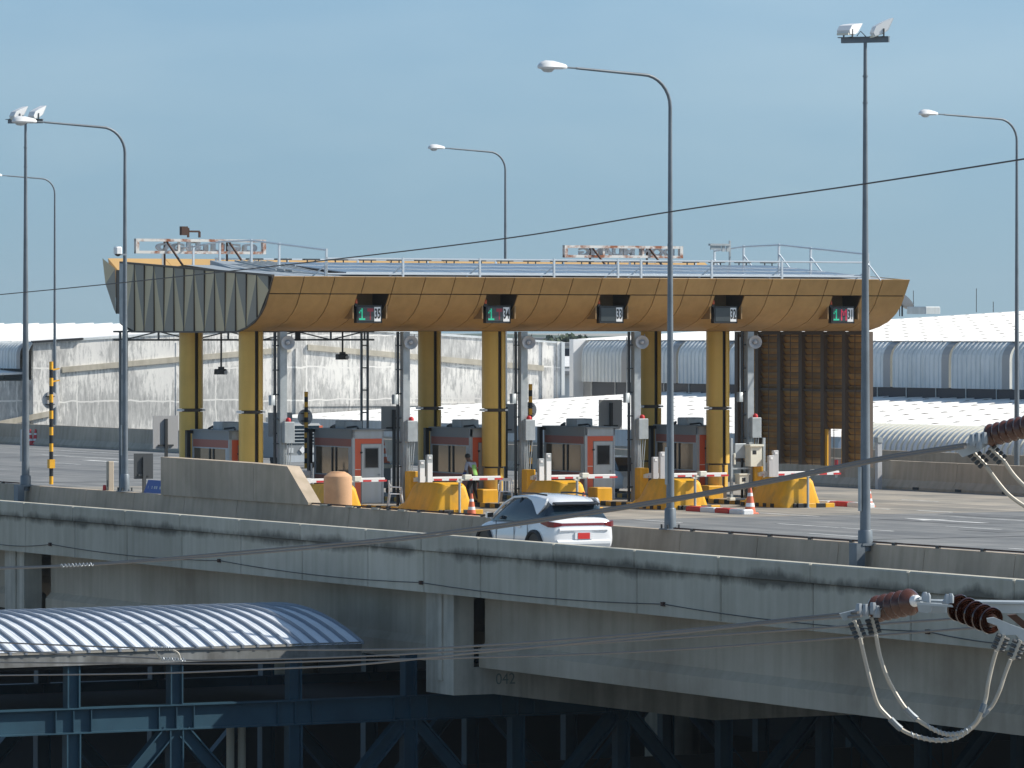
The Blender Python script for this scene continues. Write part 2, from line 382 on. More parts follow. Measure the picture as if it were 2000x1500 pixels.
def stained_parapet(name, zt, zb):
    """parapet concrete with a black algae band that follows the ledge"""
    m = mat(name, (.52, .495, .42), .88, c2=(.44, .415, .35), scale=.4, detail=8, streak=.12, bump=.2, rand=.07)
    N = m.node_tree.nodes; L = m.node_tree.links; b = N['Principled BSDF']
    src = b.inputs['Base Color'].links[0].from_socket
    geo = N.new('ShaderNodeNewGeometry'); sp = N.new('ShaderNodeSeparateXYZ'); L.new(geo.outputs['Position'], sp.inputs[0])
    mr = N.new('ShaderNodeMapRange'); mr.inputs[1].default_value = zb; mr.inputs[2].default_value = zt; L.new(sp.outputs[2], mr.inputs[0])
    mp = N.new('ShaderNodeMapping'); mp.inputs['Scale'].default_value = (1, 1, .5); L.new(geo.outputs['Position'], mp.inputs[0])
    n = N.new('ShaderNodeTexNoise'); n.inputs['Scale'].default_value = .55; n.inputs['Detail'].default_value = 9; n.inputs['Roughness'].default_value = .7; L.new(mp.outputs[0], n.inputs['Vector'])
    mu = N.new('ShaderNodeMath'); mu.operation = 'MULTIPLY_ADD'; L.new(n.outputs[0], mu.inputs[0]); mu.inputs[1].default_value = 1.5; 
    ad = N.new('ShaderNodeMath'); ad.operation = 'SUBTRACT'; L.new(mr.outputs[0], ad.inputs[0]); ad.inputs[1].default_value = 1.08
    L.new(ad.outputs[0], mu.inputs[2])
    rp = N.new('ShaderNodeValToRGB'); rp.color_ramp.elements[0].position = .28; rp.color_ramp.elements[1].position = .62
    rp.color_ramp.elements[0].color = (0, 0, 0, 1); rp.color_ramp.elements[1].color = (.85, .85, .85, 1); L.new(mu.outputs[0], rp.inputs[0])
    mx = N.new('ShaderNodeMix'); mx.data_type = 'RGBA'; L.new(rp.outputs[0], mx.inputs[0]); L.new(src, mx.inputs[6]); mx.inputs[7].default_value = (.075, .072, .06, 1)
    L.new(mx.outputs[2], b.inputs['Base Color'])
    return m
M['par_panel'] = stained_parapet('parapet_panel_concrete', .46, -.1)
M['par_band'] = stained_parapet('parapet_band_concrete', .42, .98)

# ================================================================== SETTING
UP = 61.6      # outer parapet face
UB = 67.5      # median barrier between ramp and toll deck
UF = 108.5     # far barrier
g = MB().add([(-20000, -200, -9), (20000, -200, -9), (20000, 24000, -9), (-20000, 24000, -9)], [(0, 1, 2, 3)])
struct(g.build('ground', M['ground']))
s_ = MB(); q = [P(40, 20, -8.99), P(115, 20, -8.99), P(115, 420, -8.99), P(40, 420, -8.99)]
struct(s_.add(q, [(0, 1, 2, 3)]).build('lower_street', M['under']))
dk = thing('road_deck', 'elevated concrete road deck carrying ramp and toll lanes', 'road', (0, 0, 0), kind='structure')
d = MB().box(UP + .26, 40, -.45, UF + 1.5, 700, 0)
d.build('deck_slab', M['asphalt'], dk)
MB().box(UP + .27, 40, -.02, UB - .21, 300, .14).build('ramp_surface', M['asphalt'], dk)
a = MB().box(UB + .7, 149, .0, UF - .6, 190, .004)
a.build('toll_apron', M['apron'], dk)
mk = MB()
def mark(pa, pb, w=.15):
    ua, va, _ = at_z(pa[0], pa[1], 0); ub, vb, _ = at_z(pb[0], pb[1], 0)
    u = (ua + ub) / 2; v0, v1 = min(va, vb), max(va, vb)
    o = MB().box(u - w / 2, v0, .004, u + w / 2, v1, .009).build('lane_line', M['paint'], dk)
mark((1580, 1042), (1682, 1049)); mark((1530, 1023), (1625, 1031)); mark((1650, 1031), (1735, 1038)); mark((1850, 1009), (2050, 1020))
mark((1478, 1002), (1602, 1009)); mark((1836, 1068), (1950, 1076), .12); mark((1730, 1059), (1800, 1064), .12); mark((1970, 1071), (2080, 1079), .15); mark((1240, 1015), (1330, 1021))
mark((1850, 1028), (1950, 1035)); mark((1690, 992), (1733, 995)); mark((1800, 997), (1850, 1001)); mark((1760, 976), (1830, 980))
mark((0, 889.5), (345, 897.5), .2); mark((0, 880), (345, 886), .15); mark((100, 904.5), (160, 907.5), .15); mark((170, 899), (235, 903), .5)
for v in (112, 131, 196, 236): MB().box(UB + .6, v - .06, .004, UF - .25, v + .06, .0085).build('expansion_joint', M['dark'], dk)
random.seed(5)
for k in range(16):
    u0_, v0_ = random.uniform(UB + 2, UF - 5), random.choice([random.uniform(112, 150), random.uniform(190, 250)]); w_, l_ = random.uniform(.8, 2.2), random.uniform(1.5, 6)
    MB().box(u0_, v0_, .004, u0_ + w_, v0_ + l_, .0075).build('tar_patch', M['patch_tar'], dk)
# direction arrow on the right
ua, va, _ = at_z(1925, 1022, 0)
MB().prism([(ua - .15, va + 3), (ua - .15, va), (ua + .15, va), (ua + .15, va + 3), (ua + .5, va + 3), (ua, va + 5), (ua - .5, va + 3)], 'z', .004, .009).build('lane_arrow', M['paint'], dk)

# ------------------------------------------------------------------ outer parapet of the ramp
joints_px = [-165, -60, 50, 146, 248, 355, 470, 590, 718, 827, 938, 1085, 1243, 1407, 1587, 1778, 1985, 2200]
def par_y(x): return 983 + .0785 * x
jv = sorted(at_u(x, par_y(x), UP)[1] for x in joints_px)
par = thing('outer_parapet', 'long grey concrete parapet with algae stains along the outer edge of the ramp', 'parapet wall', (UP, 0, 0))
for i in range(len(jv) - 1):
    a0, a1 = jv[i] + .022, jv[i + 1] - .022
    MB().bevbox(0, a0, -.66, .22, a1, .45, .025).build('panel', M['par_panel'], par)
    MB().bevbox(-.07, a0 - .008, .455, .27, a1 + .008, .90, .035).build('coping_block', M['par_band'], par)
MB().box(.05, jv[0], -.62, .20, jv[-1], .85).build('core', M['dark'], par)
# sagging cable clipped along the parapet
cab = thing('parapet_cable', 'thin dark cable sagging in loops along the parapet face', 'cable', (UP - .03, 0, 0))
pins = [(-40, 1056), (98, 1063), (428, 1095), (822, 1138), (1295, 1180), (1812, 1234), (2100, 1262)]
cpts = []
for (xa, ya), (xb, yb) in zip(pins[:-1], pins[1:]):
    A = at_u(xa, ya, UP - .03); B = at_u(xb, yb, UP - .03)
    for k in range(8):
        f = k / 8; cpts.append((0, A[1] + (B[1] - A[1]) * f, A[2] + (B[2] - A[2]) * f - .22 * 4 * f * (1 - f) * .5))
MB().tube(cpts, .012, 5).build('cable', M['wire'], cab)
for x, y in pins[1:-1]:
    A = at_u(x, y, UP - .03); MB().cbox((0, A[1], A[2]), (.08, .12, .10)).build('clip', M['rustdark'], cab)

# ------------------------------------------------------------------ girders and pier caps
CAPS = [(90.4, 92.0), (120.4, 122.0), (150.0, 151.6), (179.8, 181.4)]
gird_prof = [(0.0, -.66), (.95, -.66), (.95, -.9), (.35, -1.1), (.35, -1.9), (.75, -2.15), (.75, -2.62), (-.12, -2.62), (-.12, -2.17), (.06, -1.97), (.06, -.78), (0, -.74)]
def girder(u, v0, v1, label):
    o = MB().prism([(p[0], p[1]) for p in gird_prof], 'y', v0, v1).build('bridge_girder', M['girder'])
    o.location = P(u, 0, 0); o.rotation_euler = (0, 0, TH)
    return single(o, label, 'girder', 'concrete girders under the ramp deck')
spans = list(zip([62.2] + [c[1] + .2 for c in CAPS], [c[0] - .24 for c in CAPS] + [236]))
names = ['edge girder at the right side of the frame', 'stained edge girder right of the pier cap numbered 042', 'edge girder between the two pier caps behind the curved roof', 'edge girder beyond the left pier cap', 'farthest edge girder beyond the left pier cap']
for (a0, a1), nm in zip(spans, names): girder(62.75, a0, a1, nm)
for k in range(1, 12):
    girder(62.75 + 3.9 * k, 60, 236, 'inner girder in the shade under the deck, row %s from the parapet' % ['second', 'third', 'fourth', 'fifth', 'sixth', 'seventh', 'eighth', 'ninth', 'tenth', 'eleventh', 'last'][k - 1])
cap_lab = ['pier cap hidden past the right edge of the frame', 'pale concrete pier cap numbered 042 with its crossbeam', 'pale concrete pier cap at the left edge of the frame', 'far pier cap under the deck beyond the frame']
for (a0, a1), lb in zip(CAPS, cap_lab):
    o = thing('pier', lb, 'pier', (62.0, a0, 0), 'piers under the expressway')
    w = a1 - a0
    MB().prism([(0, -.665), (.60, -.665), (.60, -2.63), (46, -2.63), (46, -3.4), (18, -4.3), (8, -4.3), (1.2, -3.36), (0, -3.36)], 'y', 0, w).build('cap_beam', M['pier'], o)
    MB().box(-.05, w * .38, -3.0, -.005, w * .60, -.70).build('rib', M['pier'], o)
    for uu in (24, 40): MB().lathe([(.95, -9), (.95, -4.0)], 16, (uu, w / 2, 0)).build('column', M['pier'], o)
    if a0 == 120.4:
        put_text('042', .42, mat('stencil_green', (.22, .26, .24), .8), o, (1.55, -.006, -2.98), (PI / 2, 0, 0), .001, .95, 'pier_number')
# ------------------------------------------------------------------ barriers
bar_prof = [(-.20, 0), (-.20, .08), (-.02, .34), (.06, .98), (.30, .98), (.38, .34), (.55, .08), (.55, 0)]
def barrier_run(name, label, cat, u, edges, prof, m, gap=.012):
    o = thing(name, label, cat, (u, 0, 0))
    for b0, b1 in zip(edges[:-1], edges[1:]):
        MB().prism(prof, 'y', b0 + gap, b1 - gap).build('barrier_segment', m, o)
    return o
bj = [x for x in range(58, 260, 4)]
med = barrier_run('median_barrier', 'tan concrete median barrier between ramp and toll lanes', 'barrier', UB, bj, bar_prof, M['barrier'])
for px, py in [(1525, 1086), (1912, 1118), (325, 1000), (290, 973), (150, 985)]:
    v = at_u(px, py, UB)[1]
    o = MB().add([(-.012, v - .55, .36), (-.012, v + .55, .36), (-.20, v + .4, .09), (-.20, v - .4, .09)], [(0, 1, 2, 3)])
    MB().prism([(-.035, .36), (-.013, .36), (-.19, .10), (-.212, .10)], 'y', v - .5, v + .5).build('drain_cover', M['patch'], med)
pip = thing('barrier_conduit', 'thin dark conduit pipe running along the top of the median barrier', 'pipe', (UB + .12, 0, .98))
MB().tube([(0, v, .05) for v in (95, 118.5)], .022, 5).build('pipe', M['rustdark'], pip)
MB().tube([(0, v, .05) for v in (126, 151)], .022, 5).build('pipe', M['rustdark'], pip)
MB().tube([(0, v, .05) for v in (164, 200)], .022, 5).build('pipe', M['rustdark'], pip)
for k in range(44):
    v = 95.5 + k * 2.0
    if 118.5 < v < 126 or 151 < v < 164: continue
    if v < 200: MB().cbox((0, v, .03), (.09, .12, .08)).build('clip', M['dark'], pip)
for k in range(9): MB().cbox((-.02, 134.5 + k * 1.75, .02), (.16, .45, .05)).build('mortar_pad', M['coping'], pip)

far = barrier_run('far_barrier', 'grey concrete barrier along the far side of the toll deck', 'barrier', UF, [60 + 6 * i for i in range(70)], [(-.2, 0), (-.2, .1), (0, .38), (.08, 1.12), (.32, 1.12), (.5, .3), (.5, 0)], M['far_barrier'])
for px in (1797, 1880, 1972):
    v = at_u(px, 975, UF)[1]; MB().box(-.215, v - .22, .02, -.195, v + .22, .12).build('drain_slot', M['black'], far)
# raised concrete wall on the median, with a slope at its right end
vL = at_u(315, 893, UB)[1]; vR = at_u(562, 910, UB)[1]; vE = at_u(603, 985, UB)[1]
rw = thing('raised_wall', 'tall grey concrete wall on the median with a sloped right end', 'wall', (UB, 0, 0))
vm = at_u(496, 905, UB)[1]
MB().prism([(vL, .98), (vm + .01, .98), (vm + .01, 2.16), (vL, 2.20)], 'x', -.02, .40).build('wall_section', M['barrier'], rw)
MB().prism([(vm - .01, .98), (vE, .98), (vE, 1.05), (vR, 2.12), (vm - .01, 2.16)], 'x', -.02, .40).build('wall_section', M['barrier'], rw)
for o in rw.children: pass

# ================================================================== TOLL CANOPY
T0, T1 = -10.6, 15.1
ORG = (U0, V0, 0)
can = thing('toll_canopy', 'long golden brown toll plaza canopy with curved front fascia and folded end panels', 'canopy', ORG)
prof = [(-4.0, 8.14), (-3.63, 7.55), (-3.40, 7.20), (-3.05, 6.90), (-2.55, 6.62), (-1.9, 6.42), (-1.1, 6.27)]
nP = 22; pw = (T1 - T0) / nP
up_me = MB(); lo_me = MB()
def curved(mb, pr, x0, x1, th=.05):
    n = len(pr); back = [(p[0] + th, p[1] + th * .3) for p in pr]
    v = [(x0, p[0], p[1]) for p in pr] + [(x1, p[0], p[1]) for p in pr] + [(x0, p[0], p[1]) for p in back] + [(x1, p[0], p[1]) for p in back]
    f = []
    for i in range(n - 1):
        f += [(i + 1, i, n + i, n + i + 1), (2 * n + i, 2 * n + i + 1, 3 * n + i + 1, 3 * n + i), (i, i + 1, 2 * n + i + 1, 2 * n + i), (n + i + 1, n + i, 3 * n + i, 3 * n + i + 1)]
    f += [(0, 2 * n, 3 * n, n), (n - 1, 2 * n - 1, 4 * n - 1, 3 * n - 1)]
    mb.add(v, f, 0, False)
    for k in range(len(f)):
        if k % 4 == 0 and k < 4 * (n - 1): mb.sm[-len(f) + k] = True
    return mb
g2 = .016
um = curved(MB(), [(-4.0, 8.14), (-3.645, 7.57)], g2, pw - g2).mesh('fascia_panel', M['gold'])
lm = curved(MB(), [(-3.622, 7.535)] + prof[2:], g2, pw - g2).mesh('fascia_panel', M['gold'])
SIGN_PX = [(722, '35'), (974, '34'), (1195, '33'), (1418, '32'), (1647, '31')]
def t_at(px, w):            # t of a point seen at px on the plane w
    return at_v(px, 600, V0 + w)[0] - U0
# lower panels, interrupted by the sign recesses
for i in range(nP):
    put(um, 'fascia_panel', can, (T0 + i * pw, 0, 0))
rec = []                    # recess intervals in t (where the notch meets the top row)
for px, _ in SIGN_PX: tc = t_at(px + 4, -3.5); rec.append((tc - .62, tc + .62))
low = [(-3.622, 7.535)] + prof[2:]
deep = [p for p in low if p[1] <= 6.84]
def cutprof(z):
    for a_, b_ in zip(low[:-1], low[1:]):
        if a_[1] >= z >= b_[1]:
            f = (a_[1] - z) / (a_[1] - b_[1]); return (a_[0] + (b_[0] - a_[0]) * f, z)
ZR = 6.72
lowcut = [cutprof(ZR)] + [p for p in low if p[1] < ZR]
for i in range(nP):
    x0, x1 = T0 + i * pw + g2, T0 + (i + 1) * pw - g2
    hit = [r for r in rec if r[0] < x1 and r[1] > x0]
    if not hit: put(lm, 'fascia_panel', can, (T0 + i * pw, 0, 0)); continue
    r0, r1 = hit[0]; mb = MB()
    if r0 > x0 + .02: curved(mb, low, x0, min(r0, x1))
    if r1 < x1 - .02: curved(mb, low, max(r1, x0), x1)
    curved(mb, lowcut, max(r0, x0) + .001, min(r1, x1) - .001)
    mb.build('fascia_panel', M['gold'], can)
# dark backing behind the joints, with the notch pockets left free
bk = [(p[0] + .07, p[1] + .01) for p in prof]
bm_ = MB()
edges = [T0 + .02] + [x for r in rec for x in r] + [T1 - .02]
for k in range(0, len(edges), 2): bm_.prism(bk + [(-.9, 6.30), (-.9, 8.1)], 'x', edges[k] + (.03 if k == 0 else 0), edges[k + 1])
for r0, r1 in rec:
    bm_.prism([(-3.93, 8.12), (-3.60, 7.60), (-.9, 7.60), (-.9, 8.12)], 'x', r0, r1)
    zc = [(p[0] + .07, p[1] + .01) for p in lowcut]; bm_.prism(zc + [(-.9, 6.30), (-.9, ZR)], 'x', r0, r1)
bm_.build('fascia_backing', M['trimdark'], can)
for r0, r1 in rec:
    MB().box(r0 + .002, -2.30, ZR, r1 - .002, -2.25, 7.60).build('recess_back', M['bronze'], can)
    MB().box(r0 - .05, -3.36, ZR - .02, r0 - .004, -2.25, 7.18).box(r1 + .004, -3.36, ZR - .02, r1 + .05, -2.25, 7.18).build('recess_cheek', M['bronze'], can)
# soffit, roof sheets and back fascia
MB().box(T0 + .1, -1.1, 6.26, T1 - .1, 7.6, 6.30).build('soffit', M['trimdark'], can)
RID = 3.5
MB().add([(T0 + .05, -3.95, 8.10), (T1 - .05, -3.95, 8.10), (T1 - .05, RID, 8.62), (T0 + .05, RID, 8.62), (T0 + .05, 9.6, 8.25), (T1 - .05, 9.6, 8.25)], [(0, 1, 2, 3), (3, 2, 5, 4)]).build('roof_sheet', M['deckroof'], can)
fb = MB(); pr2 = [(11.0, 8.95), (10.7, 8.0), (9.95, 7.1), (9.5, 6.85), (9.25, 6.85), (9.25, 8.3), (9.9, 8.42)]
for i in range(11): fb = MB().prism(pr2, 'x', T0 + .32 + i * (T1 - T0 - .3) / 11 + .01, T0 + .32 + (i + 1) * (T1 - T0 - .3) / 11 - .01).build('back_fascia_panel', M['gold_top'], can)
# folded end wall: a zigzag of triangles between dark ribs
def ztop(w): return 8.14 + (w + 4.0) / 13.0 * .60
def zbot(w):
    if w < -1.1:
        for (a0, z0), (a1, z1) in zip(prof[:-1], prof[1:]):
            if a0 <= w <= a1: return z0 + (z1 - z0) * (w - a0) / (a1 - a0)
    if w > 8.0: return 6.27 + (w - 8.0) * .33
    return 6.27
ws = [9.0 - .42] + [9.0 - .42 - .872 * (k + 1) for k in range(14)]
ws = [w for w in ws if w > -3.5] + [-3.72]
XE = T0 - .025
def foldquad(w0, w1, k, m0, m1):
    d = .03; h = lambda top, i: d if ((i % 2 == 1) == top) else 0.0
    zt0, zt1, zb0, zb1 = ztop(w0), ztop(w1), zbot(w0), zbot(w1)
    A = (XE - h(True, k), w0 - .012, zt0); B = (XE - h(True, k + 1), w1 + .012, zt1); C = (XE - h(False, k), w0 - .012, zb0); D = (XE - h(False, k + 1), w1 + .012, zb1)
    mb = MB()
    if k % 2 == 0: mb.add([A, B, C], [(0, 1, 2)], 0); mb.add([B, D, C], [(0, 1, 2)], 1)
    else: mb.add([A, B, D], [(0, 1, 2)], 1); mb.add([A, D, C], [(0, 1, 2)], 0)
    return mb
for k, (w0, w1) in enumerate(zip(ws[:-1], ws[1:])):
    foldquad(w0, w1, k, 0, 1).build('end_panel', [M['fold_lit'], M['fold_shade']], can)
for w in ws:
    MB().box(XE - .05, w - .022, zbot(w), XE + .02, w + .022, ztop(w) + .03).build('end_rib', M['trimdark'], can)
MB().prism([(9.0, ztop(9)), (8.58, ztop(8.58)), (8.58, zbot(8.58)), (9.0, zbot(9.0))], 'x', XE - .06, XE + .02).build('end_corner_panel', M['galv'], can)
bot = [(9.02, zbot(9.02))] + [(8.0, 6.27), (-1.1, 6.27)] + [(p[0], p[1]) for p in reversed(prof[:-1])]
bot2 = [(y, z - .06) for y, z in bot]
eb = MB()
for (p, q, p2, q2) in zip(bot[:-1], bot[1:], bot2[:-1], bot2[1:]): eb.prism([p, q, q2, p2], 'x', XE - .035, T0 - .002)
eb.build('end_bottom_trim', M['trimdark'], can)
tt = [(9.0, ztop(9)), (-4.0, ztop(-4))]
MB().prism([(9.02, ztop(9) + .0), (9.02, ztop(9) + .07), (-4.0, ztop(-4) + .07), (-4.0, ztop(-4))], 'x', XE - .05, T0 + .03).build('end_top_trim', M['trimdark'], can)
MB().prism([(9.0, ztop(9)), (-3.7, ztop(-3.7))] + [(y, z) for y, z in reversed(bot)], 'x', XE + .02, T0 + .012).build('end_backing', M['trimdark'], can)
# left end of the back fascia: a smaller folded piece
A, B, C, D = (T0 + .1, 10.98, 8.95), (T0 + .02, 9.62, 8.55), (T0 + .02, 9.55, 6.9), (T0 + .1, 10.7, 8.0)
MB().add([A, D, C, B, (T0 + .1, 9.95, 7.1)], [(0, 1, 3)], 0).add([D, (T0 + .1, 9.95, 7.1), C, B], [(0, 1, 2, 3)], 1).build('back_end_panel', [M['fold_lit'], M['fold_shade']], can)
MB().box(T0 + .04, 9.05, 6.9, T0 + .3, 9.6, 8.5).build('back_end_post', M['trimdark'], can)
# right end cap
MB().prism([(p[0] + .02, p[1]) for p in prof] + [(7.6, 6.27), (9.6, 8.2), (RID, 8.58)], 'x', T1 - .06, T1 - .02).build('right_end_cap', M['gold'], can)

# ---- columns
colm = thing('canopy_column', 'x', 'column', TW(0, 0), 'mustard columns holding up the toll canopy')
R_ = .43
def shell(a0, a1, z0, z1, r=R_, m='column', name='cladding', parent=None):
    n = 14; mb = MB(); pts = []
    for rr in (r, r - .05):
        for z in (z0, z1):
            for k in range(n + 1): an = a0 + (a1 - a0) * k / n; pts.append((rr * math.cos(an), rr * math.sin(an), z))
    w = n + 1; f = []
    for k in range(n): f += [(k, k + 1, w + k + 1, w + k)]
    nf = len(f)
    f += [(2 * w + k + 1, 2 * w + k, 3 * w + k, 3 * w + k + 1) for k in range(n)] + [(w + k, w + k + 1, 3 * w + k + 1, 3 * w + k) for k in range(n)] + [(k + 1, k, 2 * w + k, 2 * w + k + 1) for k in range(n)] + [(0, w, 3 * w, 2 * w), (n, 2 * w + n, 3 * w + n, w + n)]
    mb.add(pts, f, 0, False)
    for i in range(nf): mb.sm[i] = True
    return mb.build(name, M[m], parent)
# slot directions: viewer stands at about -118 deg of the local frame
slot = math.radians(-118 + 33); sw_ = .19
segs = [(3.50, 6.26, R_), (1.42, 3.38, R_), (.52, 1.36, R_ - .06)]
for z0, z1, r in segs:
    shell(slot + sw_, slot + PI * 1.02 - sw_, z0, z1, r, parent=colm)
    shell(slot + PI * 1.02 + sw_, slot + 2 * PI - sw_, z0, z1, r, parent=colm)
MB().lathe([(.33, .0), (.33, 6.26)], 16).build('core', M['trimdark'], colm)
MB().lathe([(.395, 3.40), (.395, 3.48)], 20).build('gap_ring', M['trimdark'], colm)
MB().box(-.47, -.20, 3.405, -.36, .20, 3.475).box(.36, -.20, 3.405, .47, .20, 3.475).build('gap_plate', M['white'], colm)
ct_ = [t_at(490, 0), 0, t_at(1402, 0)]
flab = ['front canopy column at the left end, behind the raised concrete wall', 'front canopy column beside the guard in the green vest', 'front canopy column between price signs 32 and 31, beside the ticket machine']
blab = ['rear canopy column at the left end beside the grey sign back', 'rear canopy column left of the guard, behind the second booth from the left', 'rear canopy column under the gap between price signs 33 and 32']
colm['label'] = flab[1]
for i, t in enumerate(ct_):
    if i != 1: dup(colm, TW(t, 0), flab[i])
    dup(colm, TW(t, 5.07), blab[i])

# ---- roof rails
def post_line(name, label, pts, brace_dir, h=.92, mid=True):
    """rail with uprights at pts (t, w, z)"""
    o = thing(name, label, 'railing', ORG, 'safety railings on the canopy roof')
    L_ = [Vector(p) for p in pts]
    for p in L_:
        MB().box(p.x - .035, p.y - .035, p.z, p.x + .035, p.y + .035, p.z + h).build('post', M['rail'], o)
        b = Vector(brace_dir) * .62
        MB().bar((p.x, p.y, p.z + h * .62), (p.x + b.x, p.y + b.y, p.z + .0), .045).build('brace', M['rail'], o)
    MB().tube([p + Vector((0, 0, h - .05)) for p in L_], .032, 6).build('top_rail', M['rail'], o)
    if mid: MB().tube([p + Vector((0, 0, .12)) for p in L_], .032, 6).build('lower_rail', M['rail'], o)
    return o
fx = [637, 787, 937, 1082, 1207, 1252, 1390, 1527, 1697]
post_line('roof_railing', 'aluminium railing along the front edge of the canopy roof', [(t_at(x, -3.8), -3.8, 8.12) for x in fx], (-.7, .5, 0), .70)
def zr(w): return 8.10 + (w + 3.95) / 7.45 * .52 if w < RID else 8.62 - (w - RID) / 6.1 * .37
post_line('roof_railing', 'peaked railing at the left end of the canopy roof', [(-8.5, w, zr(w)) for w in (-3.8, 0, 2.3)] + [(-8.5, w, zr(w)) for w in (5.0, 7.3, 10.0)], (.3, .95, 0), 1.0)
post_line('roof_railing', 'peaked railing at the right end of the canopy roof', [(13.4, w, zr(w)) for w in (-3.8, 0.2, 2.5, 5.1, 7.3)], (.3, -.95, 0), 1.0)
post_line('roof_railing', 'thin railing behind the solar panels along the rear of the canopy roof', [(-7 + 2.9 * k, 8.6, 8.35) for k in range(8)], (0, .5, 0), .62)
# ---- solar array
sa = thing('solar_array', 'rows of dark blue solar panels on the front slope of the canopy roof', 'solar panels', ORG)
sl = .52 / 7.45
pm = MB().add([(0.02, .02, .02 * sl), (1.10, .02, .02 * sl), (1.10, 2.05, 2.05 * sl), (.02, 2.05, 2.05 * sl)], [(0, 1, 2, 3)])
pm = MB().box(.02, .02, 0, 1.06, 2.02, .04); 
for i, v in enumerate(pm.v): pm.v[i] = (v[0], v[1], v[2] + v[1] * sl)
pmesh = pm.mesh('solar_panel', M['panel'])
fm = MB().box(0, -.015, .0, 1.09, .018, .055).mesh('panel_frame', M['rail'])
for r in range(3):
    for c in range(19):
        w = -2.9 + r * 2.06; t = -7.3 + c * 1.09
        put(pmesh, 'solar_panel', sa, (t, w, zr(w) + .10)); put(fm, 'panel_frame', sa, (t, w, zr(w) + .10))
bb = MB().box(-.3, -.12, .13, .3, .12, .18).bar((-.16, 0, 0), (-.16, 0, .13), .035).bar((.16, 0, 0), (.16, 0, .13), .035).mesh('ridge_bracket', M['dark'])
for c in range(20):
    o = put(bb, 'ridge_bracket', sa, (-7.4 + c * 1.13, 4.4, zr(4.4) + .14))
rh = MB().prism([(-3.0, 8.14), (3.5, 8.60), (5.0, 8.62), (5.0, 8.50), (3.5, 8.48), (-3.0, 8.02)], 'x', -9.9, -7.45)
rt = thing('roof_walkway', 'grey sheet metal walkway at the left end of the canopy roof', 'walkway', ORG)
MB().add([(-9.7, 1.4, 8.50), (-7.5, -2.6, 8.24), (-7.5, 2.9, 8.70), (-9.2, 4.3, 8.80), (-9.7, 1.4, 8.46), (-7.5, -2.6, 8.18), (-7.5, 2.9, 8.60), (-9.2, 4.3, 8.6)], [(0, 1, 2, 3), (4, 5, 1, 0), (5, 6, 2, 1), (7, 4, 0, 3)]).build('hip_sheet', M['deckroof'], rt)
for k in range(6): MB().bar((-8.9 + k * .25, -1.2 - k * .15 + .6, 8.42 - k * .02), (-8.9 + k * .25, 2.8, 8.76), .06).build('walkway_rib', M['galv'], rt)
# ---- letter signs standing at the rear of the roof, seen from behind
def letter_sign(label, x0, x1, txt, ytop, ybot, w, gap, tx0, blocks=None):
    a = at_v(x0, ytop, V0 + w); b = at_v(x1, ytop, V0 + w); c = at_v(x0, ybot, V0 + w)
    o = thing('letter_sign', label, 'sign', (a[0], V0 + w, c[2]), 'rusty letter signs on the canopy roof')
    W = b[0] - a[0]; H = a[2] - c[2]
    MB().box(0, -.16, H - .10, W, .0, H).build('top_bar', M['rust'], o)
    MB().box(0, -.16, 0, W, .0, .10).build('bottom_bar', M['rust'], o)
    MB().box(-.0, -.17, .0, .13, .01, H).build('end_bar', M['rust'], o); MB().box(W - .13, -.17, .0, W, .01, H).build('end_bar', M['rust'], o)
    n = max(2, int(W / 1.35))
    for k in range(1, n): MB().box(k * W / n - .03, -.10, .10, k * W / n + .05, -.02, H - .1).build('upright', M['rust'], o)
    for k in (.24, .72):
        MB().bar((W * k, .1, -.75), (W * k, .1, H), .06).build('back_leg', M['rustdark'], o); MB().bar((W * k, -.02, H * .9), (W * k + .5, -1.0, -.8), .06).build('back_brace', M['rustdark'], o)
    me = text_mesh(txt, H * .98, .045, 1.0, bold=.02)
    xs = [v.co.x for v in me.vertices]; zs = [v.co.y for v in me.vertices]
    sx = (W - tx0 - .25) / (max(xs) - min(xs)); sy = (H - .16) / (max(zs) - min(zs))
    mx, my = (max(xs) + min(xs)) / 2, (max(zs) + min(zs)) / 2
    for v in me.vertices: v.co.x = (v.co.x - mx) * sx; v.co.y = (v.co.y - my) * sy
    me.materials.clear(); me.materials.append(M['letter'])
    put(me, 'lettering', o, (tx0 + (W - tx0 - .25) / 2, .10, H / 2), None, (PI / 2, 0, PI))
    return o
letter_sign('rusty white letter frame seen from behind, wide frame above price signs 33 and 32', 1099, 1330, 'DON MUANG', 479, 503, 8.2, .8, .75)
ls = letter_sign('rusty white letter frame seen from behind, above the folded end panels', 262, 516, '\u0e14\u0e2d\u0e19\u0e40\u0e21\u0e37\u0e2d\u0e07', 466, 495, 8.2, .8, .9)
MB().box(1.85, -.1, .68, 2.1, .1, 1.0).bar((2.15, 0, .6), (2.15, 0, .95), .07).bar((2.15, 0, .82), (2.6, 0, .82), .07).bar((2.6, 0, .6), (2.6, 0, .82), .07).build('lamp_bracket', M['rustdark'], ls)
rl = thing('roof_sign_box', 'small grey sign box on posts at the right of the canopy roof', 'sign box', TW(12.6, 5.4, zr(5.4)))
MB().box(-.55, -.1, 1.0, .35, .05, 1.08).box(-.5, -.05, .85, -.05, .0, 1.0).box(.0, -.05, .78, .14, .0, 1.0).box(.2, -.05, .78, .32, .0, 1.0).build('sign_plate', M['galv'], rl)
MB().bar((.36, 0, 0), (.36, 0, 1.2), .06).build('post', M['galv'], rl)

